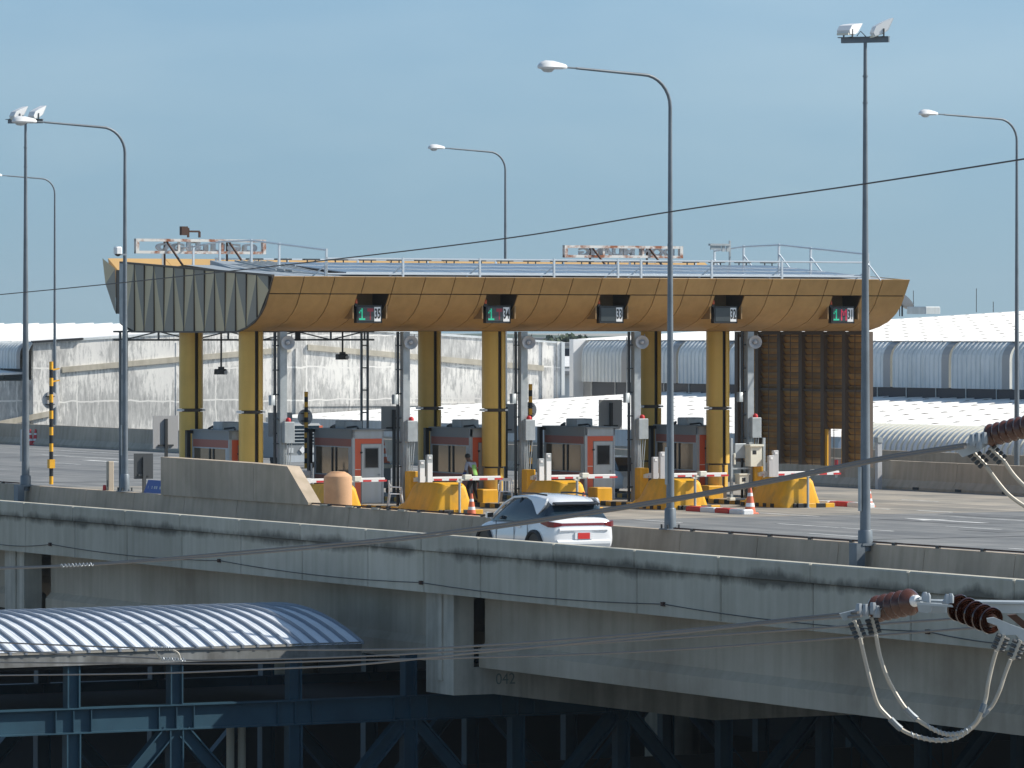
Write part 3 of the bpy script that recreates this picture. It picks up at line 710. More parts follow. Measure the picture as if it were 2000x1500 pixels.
# ---- price signs
def price_sign(t, num, a1, a2, red, label):
    o = thing('price_sign', label, 'sign', TW(t, -3.28, 6.86), 'lane price signs on the canopy fascia')
    W, H = .98, .62
    MB().box(-W / 2, 0, -H / 2, W / 2, .22, H / 2).build('housing', M['black'], o)
    MB().box(-W / 2 + .06, -.012, -H / 2 + .07, .17, -.001, H / 2 - .07).build('led_screen', M['led_off'], o)
    MB().box(.185, -.014, -H / 2 + .06, W / 2 - .06, -.001, H / 2 - .06).build('number_plate', M['white'], o)
    put_text(num, .47, M['black'], o, (.307, -.018, .0), (PI / 2, 0, 0), .001, .50, 'lane_number', .012)
    dots = {'1': ['00100', '01100', '10100', '00100', '00100', '00100', '11111'], 'T': ['11111', '11111', '00100', '00100', '00100', '00100', '00100'], 'M': ['10001', '11011', '10101', '10101', '10001', '10001', '10001']}
    for ch_, cx, mt_, nm_ in ((a1, -.29, 'led_green', 'led_digit'), (a2, .03, 'led_red' if red else 'led_dim', 'led_letter')):
        if ch_:
            mb = MB()
            for r_, row in enumerate(dots[ch_]):
                for c_, bit in enumerate(row):
                    if bit == '1': mb.box(cx + (c_ - 2) * .048 - .023, -.016, (3 - r_) * .058 - .028, cx + (c_ - 2) * .048 + .023, -.012, (3 - r_) * .058 + .028)
            mb.build(nm_, M[mt_], o)
    MB().box(-W / 2 - .07, .0, H / 2 - .04, -W / 2 + .04, .12, H / 2 + .06).build('beacon_base', M['black'], o)
    MB().lathe([(.055, 0), (.06, .06), (.05, .14), (.02, .17)], 10, (-W / 2 - .01, .05, H / 2 + .06)).build('beacon', M['amber'], o)
    MB().bar((-.3, .2, .1), (-.3, 1.0, .1), .06).bar((.3, .2, .1), (.3, 1.0, .1), .06).build('bracket', M['dark'], o)
for (px, num), (a1, a2, rd) in zip(SIGN_PX, [('1', 'T', 0), ('1', 'T', 0), ('', '', 0), ('', '', 0), ('1', 'M', 1)]):
    where = {'35': 'nearest the folded end panels', '34': 'above the middle front column', '33': 'left of the nearest street lamp', '32': 'right of the nearest street lamp', '31': 'beside the right floodlight pole'}[num]
    txt = {'35': 'black lane sign 35 with green 1 and dim red T', '34': 'black lane sign 34 with green 1 and dim red T', '33': 'black lane sign 33 with a blank screen', '32': 'black lane sign 32 with a blank screen', '31': 'black lane sign 31 with green 1 and bright red M'}[num]
    price_sign(t_at(px, -3.3), num, a1, a2, rd, txt + ', ' + where)

# ---- louvre wall at the right end
lw = thing('louver_wall', 'tall brown louvre screen closing the right end of the canopy', 'screen wall', TW(15.0, 0, 0))
bays = [at_u(x, 780, U0 + 15.0)[1] - V0 for x in (1442, 1482, 1525, 1567, 1610, 1652, 1692)]
zlo, zhi = 1.22, 6.25
for w in bays: MB().box(-.10, w - .12, zlo, .22, w + .12, zhi).build('frame_post', M['frame'], lw)
for w0, w1 in zip(bays[:-1], bays[1:]):
    MB().box(-.06, (w0 + w1) / 2 - .015, zlo, -.04, (w0 + w1) / 2 + .015, zhi).build('mullion', M['frame'], lw)
MB().box(-.04, bays[-1], 4.0, .06, bays[0], 4.09).build('mid_rail', M['frame'], lw); MB().box(-.08, bays[-1], zhi - .12, .1, bays[0], zhi).build('top_rail', M['frame'], lw)
nr = 22; hh = (zhi - zlo) / nr
def slat(L):
    mb = MB(); pr = []
    for k in range(7):
        f = k / 6; pr.append((.20 - .16 * math.sin(f * PI * .55), .004 + (hh + .03) * f))
    pts = pr + [(x + .012, z) for x, z in reversed(pr)]
    mb.prism([(x, z) for x, z in pts], 'y', 0, L)
    return mb.box(.145, 0, .036, .165, L, .066, 1)  # dark strip stands in for the shading where slats overlap
for bi, (w0, w1) in enumerate(zip(bays[:-1], bays[1:])):
    lo_, hi_ = min(w0, w1) + .12, max(w0, w1) - .12
    me = slat(hi_ - lo_).mesh('slat', [M['louver'], M['frame']])
    for r in range(nr):
        if bi == 4 and r < 6: continue
        put(me, 'slat', lw, (0, lo_, zlo + r * hh))
MB().box(-.1, min(bays[4], bays[5]) + .10, zlo, .1, min(bays[4], bays[5]) + .16, zlo + 6 * hh).box(-.06, max(bays[4], bays[5]) - .3, zlo, .0, max(bays[4], bays[5]) - .13, zlo + 6 * hh).build('opening_jamb', M['yellow'], lw)

# ================================================================== TOLL LANES
TI = [-9.5, -4.8, -.1, 4.6, 9.3]
ORD = ['first', 'second', 'third', 'fourth', 'fifth']
# ---- islands with striped kerbs
ka = MB().bevbox(0, 0, 0, .12, .37, .16, .015)
kb_y, kb_k = ka.mesh('kerb_block', M['yellow']), ka.mesh('kerb_block', M['black'])
for i, t in enumerate(TI):
    o = thing('toll_island', 'raised toll island with black and yellow kerb, %s from the left end of the canopy' % ORD[i], 'toll island', TW(t, 0, 0), 'toll islands')
    MB().box(-.80, -6.9, 0, .80, 14, .15).build('island_slab', M['apron'], o)
    for k in range(55):
        put(kb_y if k % 2 else kb_k, 'kerb_block', o, (-.925, -6.95 + k * .38, 0))
    for k in range(4): put(kb_y if k % 2 else kb_k, 'kerb_block', o, (-.80 + k * .38 + .37, -6.95 - .07, 0), None, (0, 0, PI / 2))
# ---- booths
bt = thing('toll_booth', 'x', 'toll booth', TW(TI[2], .45, .15), 'toll booths under the canopy')
H = 2.6; W = .62; D = 3.15
MB().box(-W, 0, 0, -W + .10, .06, H).box(W - .06, 0, 0, W, .06, H).box(-W, 0, 2.33, W, .06, H).build('front_wall', M['booth'], bt)
MB().box(-W + .10, .015, 0, W - .06, .06, 2.33).build('front_sheet', M['booth'], bt)
MB().box(-W + .10, -.004, .0, -W + .33, .012, 2.30).box(-W + .33, -.004, 2.12, W - .08, .012, 2.30).build('orange_band', M['orange'], bt)
MB().box(-W + .10, -.007, 1.20, -W + .33, -.004, 1.22).build('band_joint', M['white'], bt)
dr = MB().box(-W + .36, -.015, .02, W - .10, .012, 2.10).build('door', M['door'], bt)
MB().box(-W + .345, -.01, .0, -W + .36, .013, 2.12).box(W - .10, -.01, 0, W - .085, .013, 2.12).box(-W + .345, -.01, 2.10, W - .085, .013, 2.12).build('door_frame', M['boothdark'], bt)
MB().box(-W + .50, -.02, 1.28, W - .24, -.014, 1.95).build('window', M['doorglass'], dr)
MB().box(-W + .47, -.026, 1.25, W - .21, -.016, 1.28).box(-W + .47, -.026, 1.95, W - .21, -.016, 1.98).box(-W + .47, -.026, 1.28, -W + .50, -.016, 1.95).box(W - .24, -.026, 1.28, W - .21, -.016, 1.95).build('window_frame', M['boothdark'], dr)
MB().bar((W - .20, -.04, .98), (W - .20, -.04, 1.06), .02).cbox((W - .20, -.03, 1.02), (.09, .03, .02)).build('handle', M['zinc'], dr)
MB().lathe([(.03, 0), (.05, .03), (.04, .06)], 8, (-W + .34, -.03, 1.78)).build('hinge', M['dark'], dr)
MB().box(-W, D - .05, 0, W, D, H).box(W - .05, .06, 0, W, D - .05, H).box(-W + .02, .06, 2.29, W - .06, D - .05, H - .01).build('body_shell', M['booth'], bt)
MB().box(-W, .06, 2.29, -W + .06, D - .05, H).build('head_panel', M['boothdark'], bt)
MB().box(-W - .006, .10, 2.02, -W + .05, D - .08, 2.29).build('upper_band', M['maroon'], bt)
MB().box(-W - .006, .10, .02, -W + .05, D - .08, .98).build('lower_band', M['maroon'], bt)
MB().box(-W, .06, 0, -W + .05, .10, 2.29).box(-W, D - .08, 0, -W + .05, D - .05, 2.29).build('corner_post', M['booth'], bt)
wi = MB().box(-W + .02, .30, 1.02, -W + .03, D - .14, 1.98).build('side_window', M['glass'], bt)
MB().box(-W - .01, .10, .98, -W + .05, D - .08, 1.02).box(-W - .01, .10, 1.98, -W + .05, D - .08, 2.02).box(-W - .01, .10, 1.02, -W + .05, .30, 1.98).box(-W - .01, D - .14, 1.02, -W + .05, D - .08, 1.98).build('window_frame', M['booth'], wi)
MB().box(-W - .008, 1.30, 1.02, -W + .04, 1.38, 1.98).box(-W - .008, 1.62, 1.02, -W + .04, 1.70, 1.98).build('window_mullion', M['black'], wi)
MB().box(-W + .3, .7, 1.0, -W + .5, 1.1, 1.55).box(-W + .25, 1.9, 1.0, -W + .55, 2.2, 1.62).build('desk_equipment', M['dark'], bt)
MB().box(-W + .12, 1.25, .9, -W + .3, 1.6, 1.7).box(-.3, .4, .0, .4, .9, 1.2).build('seat_and_desk', M['dark'], bt)
MB().box(-W - .05, -.10, H, W + .05, D + .05, H + .04).build('roof', M['boothdark'], bt)
MB().bevbox(-.36, 1.15, H + .04, .34, 1.95, H + .32, .03).build('air_unit', M['galv'], bt)
MB().tube([(-.3, .2, H + .06), (-.1, .7, H + .12), (-.3, 1.1, H + .08)], .035, 5).tube([(-.4, 2.2, H + .06), (-.1, 2.5, H + .13), (.1, 2.9, H + .07)], .05, 5).build('roof_cable', M['dark'], bt)
MB().box(-W - .24, D - .1, 0, -W - .10, D + .08, H).box(-W - .24, D - .1, H - .12, -W, D + .08, H - .001).build('rear_frame', M['black'], bt)
blabs = ['toll booth half hidden by the raised concrete wall', 'toll booth with a grey door behind the tan water tank', 'toll booth beside the guard in the green vest', 'toll booth with a grey door behind the white car', 'toll booth with its window right of a tall lamp post, under price sign 32']
for i, t in enumerate(TI):
    if i == 2: bt['label'] = blabs[2]
    else: dup(bt, TW(t + (-.1 if i == 0 else 0), .45, .15), blabs[i])
BN = {0: '36', 1: '35'}
# ---- gantry posts with horn speakers
gp = thing('signal_post', 'x', 'post', TW(TI[0] + .55, -2.1, .15), 'galvanised posts between the toll lanes')
MB().box(-.13, -.13, 0, .13, .13, 6.10).build('post', M['galv'], gp)
MB().bar((-.28, .05, 0), (-.28, .05, 6.1), .05).bar((-.20, .12, 0), (-.20, .12, 6.1), .05).build('conduit', M['dark'], gp)
for k in range(7): MB().box(-.30, .0, .5 + k * .85, -.13, .12, .54 + k * .85).build('strap', M['dark'], gp)
bx = MB().bevbox(-.08, -.36, 2.25, .32, -.135, 2.98, .02).build('control_box', M['galv'], gp)
MB().lathe([(.09, 0), (.095, .06), (.07, .12), (.02, .14)], 10, (.12, -.25, 2.98)).build('beacon', M['red'], gp)
for k in range(4): MB().tube([(-.05 + k * .10, -.25, 2.25), (-.03 + k * .07, -.2, 1.2), (-.05 + k * .1, -.18, 0)], .02, 5).build('cable_drop', M['galv'], gp)
RX = Matrix.Rotation(math.radians(90), 4, 'X')
def horn(cx, cy, cz, az):
    R2 = Matrix.Rotation(az, 4, 'Z') @ RX
    return MB().lathe([(.05, -.34), (.06, -.22), (.10, -.12), (.17, -.03), (.245, 0.0), (.235, .012), (.16, -.02), (.07, -.10), (.07, .0), (.03, .03)], 18, (cx, cy, cz), 0, R2)
horn(.06, -.35, 5.72, -.35).build('horn_speaker', M['signback'], gp)
horn(.42, .1, 5.78, 1.1).build('horn_speaker', M['signback'], gp)
MB().bar((0, -.1, 5.8), (.4, .1, 5.8), .05).build('speaker_bracket', M['dark'], gp)
MB().tube([(-.38, 0, 5.9), (-.38, 0, 3.9)], .02, 5).bevbox(-.48, -.1, 3.55, -.3, .1, 3.9, .02).build('hanging_detector', M['galv'], gp)
plab = ['galvanised speaker post right of the leftmost front column', 'galvanised speaker post above the yellow crash block nearest the guard', 'galvanised speaker post right of the middle front column', 'galvanised speaker post left of the rear column under sign 33', 'galvanised speaker post in front of the brown louvre wall']
for i, px in enumerate((551, 791, 1021, 1242, 1463)):
    t = t_at(px, -2.1)
    if i == 0: gp.location = P(*TW(t, -2.1, .15)); gp['label'] = plab[0]
    else: dup(gp, TW(t, -2.1, .15), plab[i])
# ---- crash blocks at the island noses
nb = thing('crash_block', 'x', 'crash barrier', TW(TI[1], -3.3, 0), 'yellow crash blocks at the island noses')
def nose_mesh():
    mb = MB(); ky = .80
    rings = []
    for y, hw, h, fl in [(0, .62, .30, .80), (-.30, .62, .36, .82), (-.62, .62, .52, .84), (-.90, .62, .80, .85), (-1.10, .60, 1.0, .85), (-1.35, .60, 1.05, .85), (-2.7, .60, 1.08, .85), (-3.3, .59, 1.06, .83), (-3.55, .55, 1.03, .78), (-3.68, .48, .98, .68), (-3.71, .42, .90, .60)]:
        y *= ky; rings.append([(-fl, y, .0), (-fl, y, .14), (-hw - .06, y, h * .55), (-hw + .06, y, h * .9), (-hw + .16, y, h), (hw - .16, y, h), (hw - .06, y, h * .9), (hw + .06, y, h * .55), (fl, y, .14), (fl, y, 0)])
    return mb.loft(rings, 0, True)
nose_mesh().build('block_body', M['yellow'], nb)
for k in range(5): MB().box(-.868, -.30 - k * .52, .012, -.80, -.08 - k * .52, .145).build('black_patch', M['black'], nb)
ps = MB().lathe([(.09, 0), (.09, .02), (.045, .03), (.045, 1.12)], 10, (.10, -3.15, 0)).build('arm_rest_post', M['galv'], nb)
MB().box(.0, -3.2, 1.10, .17, -3.08, 1.16).box(.11, -3.22, 1.16, .45, -3.06, 1.22).bevbox(.25, -3.25, 1.20, .53, -3.02, 1.36, .02).build('sensor_head', M['offwhite'], ps)
nlab = ['yellow crash block mostly hidden behind the tan water tank', 'yellow crash block left of the guard and his traffic cone', 'yellow crash block directly behind the roof of the white car', 'yellow crash block with a lamp post in front of it', 'rightmost yellow crash block beside the red and white kerb']
npx = (690, 905, 1134, 1364, 1584)
for i, px in enumerate(npx):
    t = t_at(px, -6.85) - .35
    if i == 0: nb.location = P(*TW(t, -3.9, 0)); nb['label'] = nlab[0]
    else: dup(nb, TW(t, -3.9, 0), nlab[i])
# ---- gate machines with striped arms
def gate(t, label, w=-2.75):
    o = thing('barrier_gate', label, 'barrier gate', TW(t, w, .15), 'yellow barrier gates with striped arms')
    MB().bevbox(-.17, -.15, 0, .17, .28, 1.22, .02).build('cabinet', M['yellow'], o)
    MB().box(-.05, -.26, .86, .07, -.15, 1.0).build('arm_hub', M['offwhite'], o)
    MB().bevbox(.0, -.26, .88, 3.35, -.18, 1.02, .015).build('arm', M['white'], o)
    for k in range(6): MB().box(.10 + k * .60, -.264, .885, .42 + k * .60, -.258, .95).build('red_band', M['red'], o)
    MB().box(.12, -.27, .86, .5, -.17, 1.04).build('arm_clamp', M['white'], o)
    return o
glab = ['barrier gate arm crossing behind the tan water tank', 'barrier gate with its arm across the lane in front of the guard', 'barrier gate with its arm above the white car roof', 'barrier gate with its arm behind the nearer lamp post', 'barrier gate with its arm in front of the louvre wall']
for i, px in enumerate((576, 806, 1034, 1255, 1478)): gate(t_at(px, -2.75), glab[i])
# ---- reader posts
def reader(t, w, h, label, white, m='galv'):
    o = thing('reader_post', label, 'post', TW(t, w, .15), 'slim reader posts on the toll islands')
    MB().bevbox(-.11, -.07, 0, .11, .07, h, .015).build('post', M[m], o)
    if white: MB().box(-.09, -.08, .35, .09, -.071, h - .28).build('white_face', M['white'], o)
    MB().box(-.05, -.085, h - .14, .05, -.071, h - .06).build('lens', M['white'], o)
    return o
rl_ = [((823, 838), 1, 'beside the yellow gate left of the guard'), ((1056, 1070), 1, 'left of the crash block behind the white car'), ((1279, 1293), 0, 'left of the nearer lamp post'), ((1505, 1514), 0, 'in front of the louvre wall')]
for (a_, b_), wh, s__ in rl_:
    reader(t_at(a_, -3.3), -3.3, 1.62, 'shorter slim reader post ' + s__, wh, 'galv' if wh else 'signback'); reader(t_at(b_, -3.2), -3.2, 1.80, 'taller slim reader post ' + s__, wh, 'galv' if wh else 'signback')
# ---- small kerb blocks by the booth doors
for px, py, s__ in [(641, 985, 'by the booth behind the water tank'), (945, 975, 'behind the traffic cone next to the guard'), (1168, 965, 'by the booth behind the white car'), (1385, 950, 'at the foot of the column beside the ticket machine')]:
    t = t_at(px, -.3) ; o = MB().bevbox(-.32, -.5, .15, .32, .2, .62, .03).build('door_block', M['yellow']); o.location = P(*TW(t, -.3, 0)); o.rotation_euler = (0, 0, TH)
    single(o, 'small yellow concrete block ' + s__, 'bollard', 'small yellow blocks by the booth doors')
# ---- grey sign boards seen from behind
def sign_back(px0, px1, y0, y1, v, label, post=True, mat_='signback', th=.03):
    A = at_v(px0, y0, v); B = at_v(px1, y1, v); uc = (A[0] + B[0]) / 2; w = abs(B[0] - A[0])
    o = thing('sign_board', label, 'sign', (uc, v, 0), 'sign boards seen from behind')
    MB().box(-w / 2, 0, B[2], w / 2, th, A[2]).build('board', M[mat_], o)
    MB().box(-.055, -.09, 0, .055, -.002, A[2] - .12).build('post', M['dark'], o)
    MB().box(-w * .3, -.05, B[2] + .1, w * .3, -.003, B[2] + .16).build('strut', M['dark'], o)
    return o
sign_back(299, 348, 812, 876, V0 + 16.7, 'grey sign board seen from behind, left of the raised wall')
sign_back(524, 571, 806, 853, V0 + 7.5, 'grey sign board seen from behind, right of the leftmost front column')
sign_back(745, 792, 794, 842, V0 + 8, 'grey sign board seen from behind, above the second booth from the left')
sign_back(968, 1006, 789, 846, V0 + 8, 'grey sign board seen from behind, right of the middle front column')
sign_back(1170, 1215, 781, 838, V0 + 10, 'grey sign board seen from behind, above the booth behind the white car')
# ---- striped poles with mirrors
def striped(px, py, ytop, label, mirror_y, v=None, u=None, r=.07):
    p = at_u(px, py, u) if u else at_v(px, py, v)
    z0 = max(p[2], 0.0); top = (at_u(px, ytop, u) if u else at_v(px, ytop, v))[2]
    o = thing('striped_pole', label, 'pole', (p[0], p[1], z0), 'black and yellow striped poles')
    n = 15; h = (top - z0) / n
    for k in range(n): MB().lathe([(r, k * h), (r, (k + 1) * h - .001)], 10).build('stripe', M['yellow' if k % 2 == 0 else 'black'], o)
    my = (at_u(px, mirror_y, u) if u else at_v(px, mirror_y, v))[2] - z0
    MB().lathe([(.30, 0), (.29, .04), (.16, .07), (.02, .085)], 22, (0.02, .12, my), 0, Matrix.Rotation(math.radians(-90), 4, 'X')).build('mirror_disc', M['signback'], o)
    MB().box(-.16, .06, my + .12, .16, .12, my + .15).box(-.16, .06, my - .15, .16, .12, my - .12).build('bracket', M['dark'], o)
    return o
sp = striped(100, 946, 706, 'black and yellow striped pole with a round mirror on the median barrier', 782, u=UB + .2)
MB().box(-.1, -.1, .55, .1, .1, .85).build('collar', M['yellow'], sp)
for z in (3.5, 3.9): MB().bar((.05, 0, z), (.30, .0, z + .04), .05).build('arm', M['yellow'], sp)
striped(598, 915, 765, 'black and yellow striped pole behind the sloped end of the raised wall', 815, v=V0 + 4.5)
striped(1036, 930, 750, 'black and yellow striped pole beside the speaker post right of the middle column', 801, v=V0 + 1.2)
# ---- traffic cones
cn = thing('traffic_cone', 'x', 'traffic cone', (0, 0, 0), 'traffic cones')
MB().bevbox(-.19, -.19, 0, .19, .19, .05, .03).build('base', M['cone'], cn)
for (a, b_, mm) in [(0.05, .20, 'cone'), (.20, .30, 'white'), (.30, .48, 'cone'), (.48, .57, 'white'), (.57, .75, 'cone')]:
    r = lambda z: .165 - .13 * (z / .75)
    MB().lathe([(r(a), a), (r(b_), b_ - .0005)], 16).build('band', M[mm], cn)
cone_at = [(921, 1007, 'orange and white traffic cone at the feet of the guard', 0), (1140, 1003, 'orange traffic cone right of the crash block behind the white car', 0), (1697, 990, 'red traffic cone behind the tall floodlight pole', 0)]
for k, (x, y, lb, z) in enumerate(cone_at):
    q = at_z(x, y, z)
    if k == 0: cn.location = P(*q); cn.rotation_euler = (0, 0, TH); cn['label'] = lb
    else: dup(cn, q, lb)
q = at_z(1465, 1004, 0); big = dup(cn, q, 'large faded traffic cone at the end of the red and white kerb'); big.scale = (1.25, 1.25, 1.28)
big = [c for c in big.children][0]
for x, lb in ((59, 'red cone by the far barrier, nearer the floodlight pole'), (69.5, 'red cone by the far barrier, just right of its twin')):
    q = at_z(x, 869, 0); c_ = dup(cn, q, lb); c_.scale = (1.15, 1.15, 1.15)
    for ch in c_.children:
        if 'cone' in ch.data.materials[0].name:
            me = ch.data.copy(); me.materials.clear(); me.materials.append(M['conered']); ch.data = me
# ---- red and white kerbs leading to the island noses
def kerb(pts, n, label, hgt=.17):
    A = Vector(P(*at_z(*pts[0], 0))); B = Vector(P(*at_z(*pts[1], 0))); dr_ = B - A
    o = thing('striped_kerb', label, 'kerb', None, 'red and white kerbs', A, math.atan2(dr_.y, dr_.x)); L_ = dr_.length
    for k in range(n): MB().bevbox(k * L_ / n + .008, -.0, 0, (k + 1) * L_ / n - .008, .42, hgt, .04).build('kerb_block', M['red' if k % 2 == 0 else 'white'], o)
kerb([(1338, 998), (1452, 1005)], 4, 'red and white kerb ending at the large faded cone')
kerb([(1546, 984), (1690, 992)], 4, 'red and white kerb ending behind the floodlight pole')
# ---- tan water tank and white cabinet by the raised wall
q = at_z(660, 991, 0.55); tk = thing('water_tank', 'tan plastic water tank standing behind the median barrier', 'tank', (q[0], q[1], .0))
MB().lathe([(.44, 0), (.46, .05), (.46, 1.50), (.45, 1.56), (.32, 1.66), (.30, 1.67), (.0, 1.67)], 32).build('tank_body', M['tank_tan'], tk)
MB().lathe([(.27, 1.66), (.27, 1.69), (.22, 1.71), (0, 1.72)], 24).build('tank_lid', M['tank_tan'], tk)
q = at_z(592, 990, 0.0); wc = thing('cabinet', 'white metal cabinet beside the sloped wall end', 'cabinet', (q[0], q[1] + .5, 0))
MB().bevbox(-.45, -.3, 0, .40, .3, 1.28, .02).build('body', M['white'], wc); MB().box(-.40, -.31, .1, .34, -.302, 1.12).build('door', M['offwhite'], wc); MB().box(-.1, -.315, 1.16, .05, -.302, 1.22).build('plate', M['signback'], wc)
MB().box(.42, -.3, 0, .46, -.25, 1.55).build('edge_post', M['white'], wc)
# ---- guard
def person():
    q = TW(-1.0, -.35, .15); root = thing('person', 'guard in a green reflective vest and dark trousers bending by the booth', 'person', q, None, None, math.radians(25))
    J = {'pel': (0, 0, .93), 'sp1': (0, .03, 1.12), 'sp2': (0, .10, 1.33), 'nk': (0, .19, 1.47), 'hd': (0, .26, 1.56), 'hd2': (0, .28, 1.69),
         'hl': (-.10, 0, .88), 'kl': (-.13, .14, .50), 'al': (-.14, .02, .09), 'tl': (-.14, .18, .04), 'hr': (.10, 0, .88), 'kr': (.12, .02, .48), 'ar': (.13, -.14, .09), 'tr': (.13, .02, .04),
         'sl': (-.20, .13, 1.40), 'el': (-.25, .17, 1.12), 'wl': (-.22, .30, .90), 'sr': (.20, .13, 1.40), 'er': (.25, .12, 1.12), 'wr': (.23, .26, .90)}
    E = [('pel', 'sp1'), ('sp1', 'sp2'), ('sp2', 'nk'), ('nk', 'hd'), ('hd', 'hd2'), ('pel', 'hl'), ('hl', 'kl'), ('kl', 'al'), ('al', 'tl'), ('pel', 'hr'), ('hr', 'kr'), ('kr', 'ar'), ('ar', 'tr'), ('sp2', 'sl'), ('sl', 'el'), ('el', 'wl'), ('sp2', 'sr'), ('sr', 'er'), ('er', 'wr')]
    RR = {'pel': .15, 'sp1': .145, 'sp2': .15, 'nk': .06, 'hd': .09, 'hd2': .075, 'hl': .10, 'kl': .07, 'al': .05, 'tl': .045, 'hr': .10, 'kr': .07, 'ar': .05, 'tr': .045, 'sl': .065, 'el': .05, 'wl': .036, 'sr': .065, 'er': .05, 'wr': .036}
    def grow(name, names, mt, extra=0.0):
        idx = {n: i for i, n in enumerate(names)}
        me = bpy.data.meshes.new(name); me.from_pydata([J[n] for n in names], [(idx[a], idx[b]) for a, b in E if a in idx and b in idx], [])
        o = bpy.data.objects.new(name, me); col.objects.link(o); sk = o.modifiers.new('skin', 'SKIN'); o.modifiers.new('sub', 'SUBSURF').levels = 2; o.modifiers['sub'].render_levels = 2
        for n in names: me.skin_vertices[0].data[idx[n]].radius = (RR[n] + extra, RR[n] + extra)
        me.skin_vertices[0].data[0].use_root = True
        dg = bpy.context.evaluated_depsgraph_get(); m2 = bpy.data.meshes.new_from_object(o.evaluated_get(dg)); bpy.data.objects.remove(o)
        m2.materials.clear(); m2.materials.append(mt)
        for p in m2.polygons: p.use_smooth = True
        return put(m2, name, root)
    grow('body', list(J), M['skin'])
    grow('trousers', ['pel', 'hl', 'kl', 'al', 'hr', 'kr', 'ar'], M['trouser'], .014)
    grow('shirt', ['sp2', 'sp1', 'sl', 'el', 'sr', 'er'], M['shirt'], .010)
    grow('vest', ['sp1', 'sp2', 'pel'], M['vest'], .022)
    J['el2'], J['wl2'] = (-.25, .18, 1.10), (-.225, .28, .93); J['er2'], J['wr2'] = (.25, .13, 1.10), (.232, .24, .93)
    for a, b in (('el2', 'wl2'), ('er2', 'wr2')): MB().tube([J[a], J[b]], [.062, .048], 8).build('sleeve', M['sleeve'], root)
    for s in (-1, 1): MB().bevbox(s * .135 - .05, -.16 if s > 0 else -.02, .0, s * .135 + .05, .11 if s > 0 else .25, .09, .03).build('shoe', M['black'], root)
    MB().lathe([(.05, -.04), (.098, .0), (.104, .05), (.085, .10), (.04, .13), (0, .135)], 14, (0, .265, 1.61)).build('hair', M['hair'], root)
    for s in (-1, 1):
        base = Vector((s * .225, .30, .90))
        for f in range(4): MB().tube([base + Vector((s * (.0), .02 * f - .02, 0)), base + Vector((s * .005, .018 * f, -.05 - .006 * (f % 2))), base + Vector((-s * .01, .018 * f + .01, -.09))], [.011, .010, .007], 5).build('finger', M['skin'], root)
        MB().tube([base + Vector((-s * .01, .02, .01)), base + Vector((-s * .03, .05, -.03))], [.012, .009], 5).build('thumb', M['skin'], root)
person()
# ---- plastic chairs
ch = thing('plastic_chair', 'x', 'chair', (0, 0, 0), 'white plastic chairs')
MB().bevbox(-.22, -.22, .42, .22, .22, .45, .02).build('seat', M['white'], ch)
bk_ = MB()
for k in range(5): bk_.box(-.19 + k * .085, .20, .45, -.15 + k * .085, .23, .82)
bk_.box(-.22, .20, .80, .22, .235, .90); bk_.build('backrest', M['white'], ch)
for sx_ in (-1, 1):
    for sy_ in (-1, 1): MB().tube([(sx_ * .21, sy_ * .20, .43), (sx_ * .26, sy_ * .26, 0)], [.03, .022], 6).build('leg', M['white'], ch)
    MB().tube([(sx_ * .25, -.22, .43), (sx_ * .26, -.20, .66), (sx_ * .25, .18, .68), (sx_ * .21, .22, .80)], .022, 6).build('armrest', M['white'], ch)
q = TW(-.62, -2.1, .15); ch.location = P(*q); ch.rotation_euler = (0, 0, TH - .5); ch['label'] = 'white plastic chair beside the middle front column'
q = TW(-5.25, -2.6, .15); dup(ch, q, 'white plastic chair behind the speaker post left of the yellow gate', 1.2)
# ---- ticket machine frame
q = TW(8.92, -2.75); tm = thing('ticket_machine', 'pale ticket machine in an open metal frame on the island', 'ticket machine', (q[0], q[1], .15))
for x in (-.66, .70): MB().bar((x, 0, 0), (x, 0, 2.25), .09).build('frame_post', M['galv'], tm); MB().bevbox(x - .12, -.1, 0, x + .12, .12, .10, .02).build('foot', M['offwhite'], tm)
MB().box(-.66, -.04, .02, .70, .04, .08).box(-.62, -.04, 1.12, .2, .05, 1.18).build('frame_rail', M['galv'], tm)
MB().bar((.15, .05, 0), (.15, .05, 2.1), .14).build('centre_post', M['boothdark'], tm)
hb = MB().bevbox(-.02, -.25, 1.22, .48, .16, 1.98, .03).build('reader_box', M['offwhite'], tm); MB().box(-.06, -.33, 1.95, .52, .20, 2.02).build('hood', M['offwhite'], hb); MB().box(.08, -.256, 1.66, .24, -.251, 1.80).build('screen', M['black'], hb)
MB().bevbox(-.45, .1, 1.52, .05, .25, 2.05, .02).build('junction_box', M['galv'], tm)
lb_ = MB().prism([(-.22, .58), (-.22, .94), (.12, .94), (.12, .58)], 'x', -.44, -.06).build('coin_box', M['offwhite'], tm); MB().box(-.34, -.226, .68, -.2, -.221, .82).build('slot', M['black'], lb_); MB().box(-.48, -.26, .92, -.02, .14, .97).build('hood', M['offwhite'], lb_)
MB().bevbox(-.60, -.08, 1.30, -.52, .08, 1.70, .02).build('lamp_tube', M['offwhite'], tm)
MB().box(.26, .10, .02, .62, .5, 1.3).build('back_panel', M['dark'], tm)
